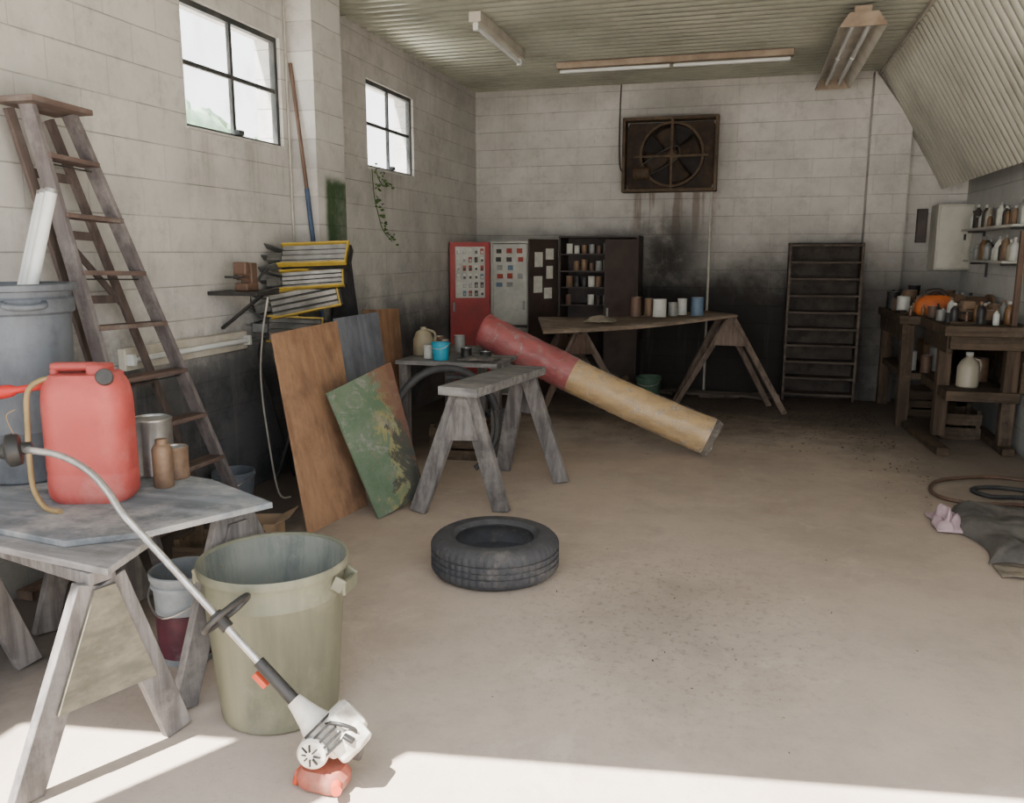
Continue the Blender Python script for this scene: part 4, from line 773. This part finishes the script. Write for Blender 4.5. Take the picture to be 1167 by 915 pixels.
for i,(x,y,z,r,h,mn,lb) in enumerate(((1.45,8.85,BZ,.06,.15,'whitecan','white paint can on the bench'),(1.55,9.15,BZ,.07,.20,'rust_can','rusty paint can on the bench'),(1.43,9.35,BZ,.06,.17,'darksteel','dark tin on the bench'),(1.75,9.0,BZ,.06,.22,'browncan','brown canister on the bench'),(1.63,9.40,BZ,.06,.24,'darksteel','tall dark canister on the bench'),(1.90,9.2,BZ,.07,.2,'rust_can','rusty tin on the bench'),(1.60,8.80,BZ,.05,.16,'greyjar','grey jar on the bench'),(1.42,9.05,BZ,.04,.12,'browncan','small brown tin on the bench'),
  (1.50,8.6,.50,.065,.18,'whitecan','white can on the lower bench shelf'),(1.52,8.85,.50,.07,.2,'steel','metal can on the lower bench shelf'),(1.56,9.25,.50,.06,.15,'darksteel','dark can on the lower bench shelf'),(1.75,8.6,.50,.08,.22,'greyjar','grey can on the lower bench shelf'),(1.62,8.45,.50,.05,.16,'browncan','brown can on the lower bench shelf'),(1.95,8.0,.50,.08,.2,'rust_can','rusty can on the lower bench shelf'),(2.02,7.95,BZ,.05,.14,'rust_can','rusty can on the bench'),(1.58,8.14,BZ,.045,.10,'browncan','small brown can on the bench'),(1.93,7.72,BZ,.05,.10,'rust_can','squat rusty can on the bench'),(1.60,7.60,BZ,.035,.08,'darksteel','little dark tin on the bench'),(1.58,7.80,BZ,.04,.09,'greyjar','small grey jar on the bench'))):
    can('paint_can',lb,'paint can',(x,y,z),r,h,mn)
    if z>1: occ.append((x,y))
for i,(p1,p2) in enumerate((((1.56,7.36,BZ+.012),(1.80,7.46,BZ+.012)),((1.72,7.55,BZ+.012),(1.68,7.78,BZ+.012)),((1.80,7.60,BZ+.012),(2.02,7.58,BZ+.012)),((1.56,7.95,BZ+.012),(1.67,8.04,BZ+.012)),((1.48,8.42,BZ+.012),(1.40,8.65,BZ+.012)))):
    t=T('hammer','rusty hand tool lying on the workbench','hand tool',p1); t.p('handle',B().beam(p1,p2,.025,.02,side=(0,0,1)),'bench_wood',world=True,bevel=.004); q=V(p2); dq=(V(p2)-V(p1)).normalized().cross(V((0,0,1))); t.p('head',B().cyl(q-dq*.05+V((0,0,.003)),q+dq*.05+V((0,0,.003)),.014),'darksteel',world=True)
t=T('toolbox','rusty brown metal toolbox on the workbench','toolbox',(1.84,8.155,BZ),rz=.1); t.p('body',B().box((0,0,.05),(.20,.10,.10)),'rust_can',bevel=.004); t.p('lid',B().box((0,0,.115),(.205,.105,.03)),'rust_can',bevel=.008); t.p('handle',B().tube([(-.05,0,.13),(-.045,0,.155),(.045,0,.155),(.05,0,.13)],.005),'darksteel')
bt=bottle('bottle','dirty bottle standing among clutter on the workbench','bottle',(2.07,8.62,BZ),.032,.17,'greyjar',group='bottles and jars on the workbench'); occ.append((2.07,8.62))
for k in range(800):
    x=random.uniform(1.42,2.08); y=random.uniform(7.36,9.6)
    if y<8.3 and x<1.58: continue
    if any((x-a)**2+(y-c)**2<.10**2 for a,c in occ): continue
    occ.append((x,y)); bt.clone((x,y,BZ),mats={0:random.choice(['greyjar','browncan','amber','rust_can','whitecan','darksteel','cab_dark2']),1:random.choice(['darksteel','rust_can','whitecan'])},scale=random.uniform(.5,1.1))
    if len(occ)>90: break
solo('rag','tan rag crumpled on the workbench','cloth',B().grid(14,14,lambda u,v:V((1.56+.22*u,8.235+.13*v,BZ+.01+.05*math.sin(u*math.pi)*math.sin(v*math.pi)*(1+noise.noise(V((u*5,v*5,3))))))),'cloth_tan',loc=(1.7,8.3,BZ),solid=.005)
crate('dark wooden crate under the long workbench',(1.78,9.1,0),0,.42,.5,.28)
crate('dark wooden crate on the floor under the workbench',(1.82,8.05,0),0,.30,.4,.26)
carton('dirty cardboard box on the lower bench shelf',(1.85,9.3,.50),0,.26,.3,.22)
solo('post','thin reddish-brown timber post standing on the bench','post',B().bb((1.985,7.31,BZ),(2.025,7.35,1.76)),'brown_wood',loc=(2.0,7.33,BZ),bevel=.004)
t=T('electrical_panel','cream electrical panel box on the wall','electrical panel',(1.98,9.8,1.42)); t.p('box',B().bb((1.82,9.55,1.42),(2.155,9.905,2.08)),'panel',world=True,bevel=.006); t.p('door',B().bb((1.835,9.53,1.44),(2.135,9.548,2.06)),'panel',world=True,bevel=.004); t.p('latch',B().bb((2.07,9.515,1.72),(2.09,9.53,1.78)),'darksteel',world=True)
solo('switch_box','small dark switch box on the wall','switch',B().bb((1.68,9.84,1.70),(1.78,9.9,2.05)),'cab_dark',loc=(1.73,9.87,1.9),bevel=.005)
for z,y0,y1 in((1.82,7.5,9.2),(1.53,7.7,9.0)):
    t=T('wall_shelf','dirty white wall shelf crowded with bottles','shelf',(2.07,(y0+y1)/2,z)); t.p('board',B().bb((1.97,y0,z-.02),(2.15,y1,z)),'cab_white',world=True,bevel=.002)
    for y in(y0+.15,y1-.15): t.p('bracket',B().bb((2.0,y-.01,z-.04),(2.15,y+.01,z-.021)).bb((2.13,y-.01,z-.16),(2.15,y+.01,z-.04)),'darksteel',world=True)
    bt=bottle('bottle','dusty bottle standing on the wall shelf','bottle',(2.07,y0+.06,z),.034,.19,'whitecan',group='bottles on the wall shelves')
    y=y0+.14
    while y<y1-.05:
        s_=random.uniform(.65,1.15); bt.clone((2.06+random.uniform(-.03,.03),y,z),mats={0:random.choice(['whitecan','whitecan','amber','paper','greyjar','greyjar','jug','rust_can','cab_dark']),1:random.choice(['whitecan','greyjar','black'])},scale=(s_,s_,s_*random.uniform(.8,1.1))); y+=random.uniform(.078,.10)
# ================================================================== RIGHT FLOOR HEAP
def heap(u,v):
    x=1.26+.75*u+.05*math.sin(v*7); y=4.62+.98*v+.04*math.sin(u*9); e=min(1,6*min(u,1-u,v,1-v))**.6
    f1=abs(math.sin(v*8+u*2+1.6*noise.noise(V((u*2.2,v*2,0))))); f2=abs(math.sin(u*7-v*4+2*noise.noise(V((u*3,v*3,6)))))
    return V((x,y,.012+e*(.055+.035*f1+.02*f2+.02*noise.noise(V((u*3,v*3,8)))+.008*noise.noise(V((u*16,v*16,3))))))
solo('tarp','folded dark grey-brown tarp lying on the concrete floor','tarp',B().grid(60,60,heap),'cloth_dark',loc=(1.6,5.1,0))
solo('cloth','flat tan cloth poking out under the dark tarp','cloth',B().grid(20,12,lambda u,v:V((1.28+.7*u,4.44+.17*v,.012+.02*abs(noise.noise(V((u*5,v*4,9))))))),'cloth_tan',loc=(1.6,4.5,0),solid=.006)
solo('cloth','crumpled pink cloth on the floor beside the tarp','cloth',B().grid(24,24,lambda u,v:V((1.12+.15*u+.03*noise.noise(V((u*4,v*4,1))),5.10+.36*v,.012+max(0,math.sin(u*math.pi)*math.sin(v*math.pi))*(.08+.07*noise.noise(V((u*6,v*6,5))))))),'cloth_pink',loc=(1.2,5.25,0),solid=.005)
solo('hose','thin brown hose looping over the concrete floor','hose',B().tube([(2.05,5.75,.015),(1.75,5.80,.015),(1.40,5.76,.015),(1.25,5.95,.015),(1.36,6.3,.015),(1.75,6.50,.015),(2.05,6.4,.015)],.013),'browncan',loc=(1.6,6,0))
solo('hose','black air hose looping over the concrete floor','hose',B().tube([(2.05,5.95,.017),(1.8,5.98,.017),(1.6,5.95,.017),(1.52,6.1,.017),(1.7,6.2,.017),(2.05,6.1,.017)],.015),'hose',loc=(1.75,6.05,0))
# ================================================================== CEILING LIGHTS
t=T('strip_light','narrow fluorescent strip light under the corrugated ceiling','light fixture',(-2.17,7.25,3.42)); t.p('housing',B().bb((-2.22,6.62,3.38),(-2.12,7.98,3.458)),'fixture',world=True,bevel=.004); t.p('lamp_tube',B().cyl((-2.17,6.66,3.35),(-2.17,7.94,3.35),.018),'tube',world=True)
for y in(6.65,7.95): t.p('lamp_holder',B().bb((-2.19,y-.015,3.32),(-2.15,y+.015,3.379)),'white_pl',world=True)
for y in(6.9,7.7): t.p('hanger',B().cyl((-2.17,y,3.45),(-2.17,y,3.505),.006,seg=8),'darksteel',world=True)
t=T('strip_light','long thin fluorescent strip light with rusty edge','light fixture',(-.83,8.6,3.42)); t.p('housing',B().bb((-1.95,8.55,3.40),(.30,8.65,3.458)),'fixture_rust',world=True,bevel=.004); t.p('lamp_tube',B().cyl((-1.92,8.59,3.375),(-.84,8.59,3.375),.018),'tube',world=True); t.p('lamp_tube',B().cyl((-.80,8.59,3.375),(.27,8.59,3.375),.018),'tube',world=True)
for x in(-1.6,-.1): t.p('hanger',B().cyl((x,8.6,3.45),(x,8.6,3.505),.006,seg=8),'darksteel',world=True)
t=T('reflector_light','wide twin-tube reflector light hanging from the ceiling','light fixture',(.72,8.2,3.3))
prof=[(-.17,3.24),(-.10,3.34),(.10,3.34),(.17,3.24)]; vs=[]
for y in(7.0,9.5): vs+=[(.72+x,y,z) for x,z in prof]
t.p('reflector',B().add(vs,[(i,i+1,i+5,i+4) for i in range(3)]),'fixture',world=True,solid=.006,smooth=False)
for x in(.66,.78):
    for a,c in((7.05,8.22),(8.28,9.45)): t.p('lamp_tube',B().cyl((x,a,3.285),(x,c,3.285),.018),'tube',world=True)
for y in(6.995,9.505): t.p('end_plate',B().add([(.55,y,3.24),(.62,y,3.34),(.82,y,3.34),(.89,y,3.24)],[(0,1,2,3)]),'fixture_rust',world=True,solid=.01,smooth=False)
t.p('ballast_cover',B().bb((.66,7.05,3.345),(.78,9.45,3.40)),'fixture_rust',world=True)
for y in(7.4,9.1): t.p('hanger',B().cyl((.72,y,3.40),(.72,y,3.47),.006,seg=8),'darksteel',world=True)
# ================================================================== WALL BITS
t=T('broom','long-handled pole with blue shaft leaning on the pilaster','pole',(-2.88,5.50,0)); t.p('lower_shaft',B().cyl((-2.86,5.44,.02),(-3.10,5.55,2.05),.017),'blue_pole',world=True); t.p('upper_shaft',B().cyl((-3.10,5.55,2.05),(-3.21,5.585,2.92),.014),'browncan',world=True)
solo('conduit','thin vertical grey conduit on the block wall','pipe',B().cyl((-3.229,5.56,0),(-3.229,5.56,3.46),.010),'conduit',loc=(-3.229,5.56,0))
solo('electric_cable','thin dark cable hanging down the block wall','cable',B().tube([(-3.236,3.40,3.47),(-3.236,3.2,3.1),(-3.236,3.17,2.85),(-3.236,3.07,2.62),(-3.236,3.10,2.30)],.006),'black',loc=(-3.236,3.2,2.4))
t=T('vine','green climbing vine trailing down the block wall','vine',(-3.23,7.05,2.25))
st=[[(-3.238,6.95,2.34),(-3.238,6.98,2.1),(-3.238,7.05,1.95),(-3.238,7.15,1.8),(-3.238,7.35,1.7)],[(-3.238,7.0,2.34),(-3.238,7.15,2.2),(-3.238,7.3,2.20)]]
b=B()
for s_ in st: b.tube(s_,.005,seg=5)
t.p('stem',b,'leaf',world=True)
b=B()
for k in range(64):
    s_=random.choice(st[:1]*3+st[1:]); i=random.randrange(len(s_)-1); q=V(s_[i]).lerp(V(s_[i+1]),random.random())+V((random.uniform(.015,.06),random.uniform(-.05,.05),random.uniform(-.04,.04)))
    e=Euler((random.uniform(-.6,.6),random.uniform(.6,2.2),random.uniform(0,6))).to_matrix(); r=random.uniform(.012,.022)
    b.add([q+e@V(c)*r for c in((0,-1,0),(.6,-.2,.1),(.45,.6,0),(0,1.1,.1),(-.45,.6,0),(-.6,-.2,.1))],[(0,1,2,3,4,5)])
o=t.p('leaves',b,'leaf',world=True,smooth=False); o['kind']='stuff'
# litter
b=B()
for k in range(3000):
    q_=random.random()
    if q_<.79: x=random.uniform(-1.5,1.3); y=9.6-abs(random.gauss(0,1.0))
    elif q_<.97: x=1.4-abs(random.gauss(0,.35)); y=9.0-abs(random.gauss(0,1.2))
    else: x=random.gauss(-.3,.4); y=random.gauss(3.6,.45)
    if x>1.25 and y>7.0 or not(-2.5<x<2.1) or y<2.6 or (x+1.18)**2+(y-3.87)**2<.13: continue
    r=random.uniform(.004,.02)*(1 if y>5 else .4); a=random.uniform(0,6)
    q=V((x,y,.004)); pts=[q+V((math.cos(a+i*1.57)*r*(1 if i%2 else .45),math.sin(a+i*1.57)*r*(1 if i%2 else .45),random.uniform(0,.008))) for i in range(4)]
    b.add(pts,[(0,1,2,3)])
solo('leaf_litter','scattered dry leaf litter and debris on the floor','debris',b,'litter',loc=(0,7,0),kind='stuff',smooth=False)
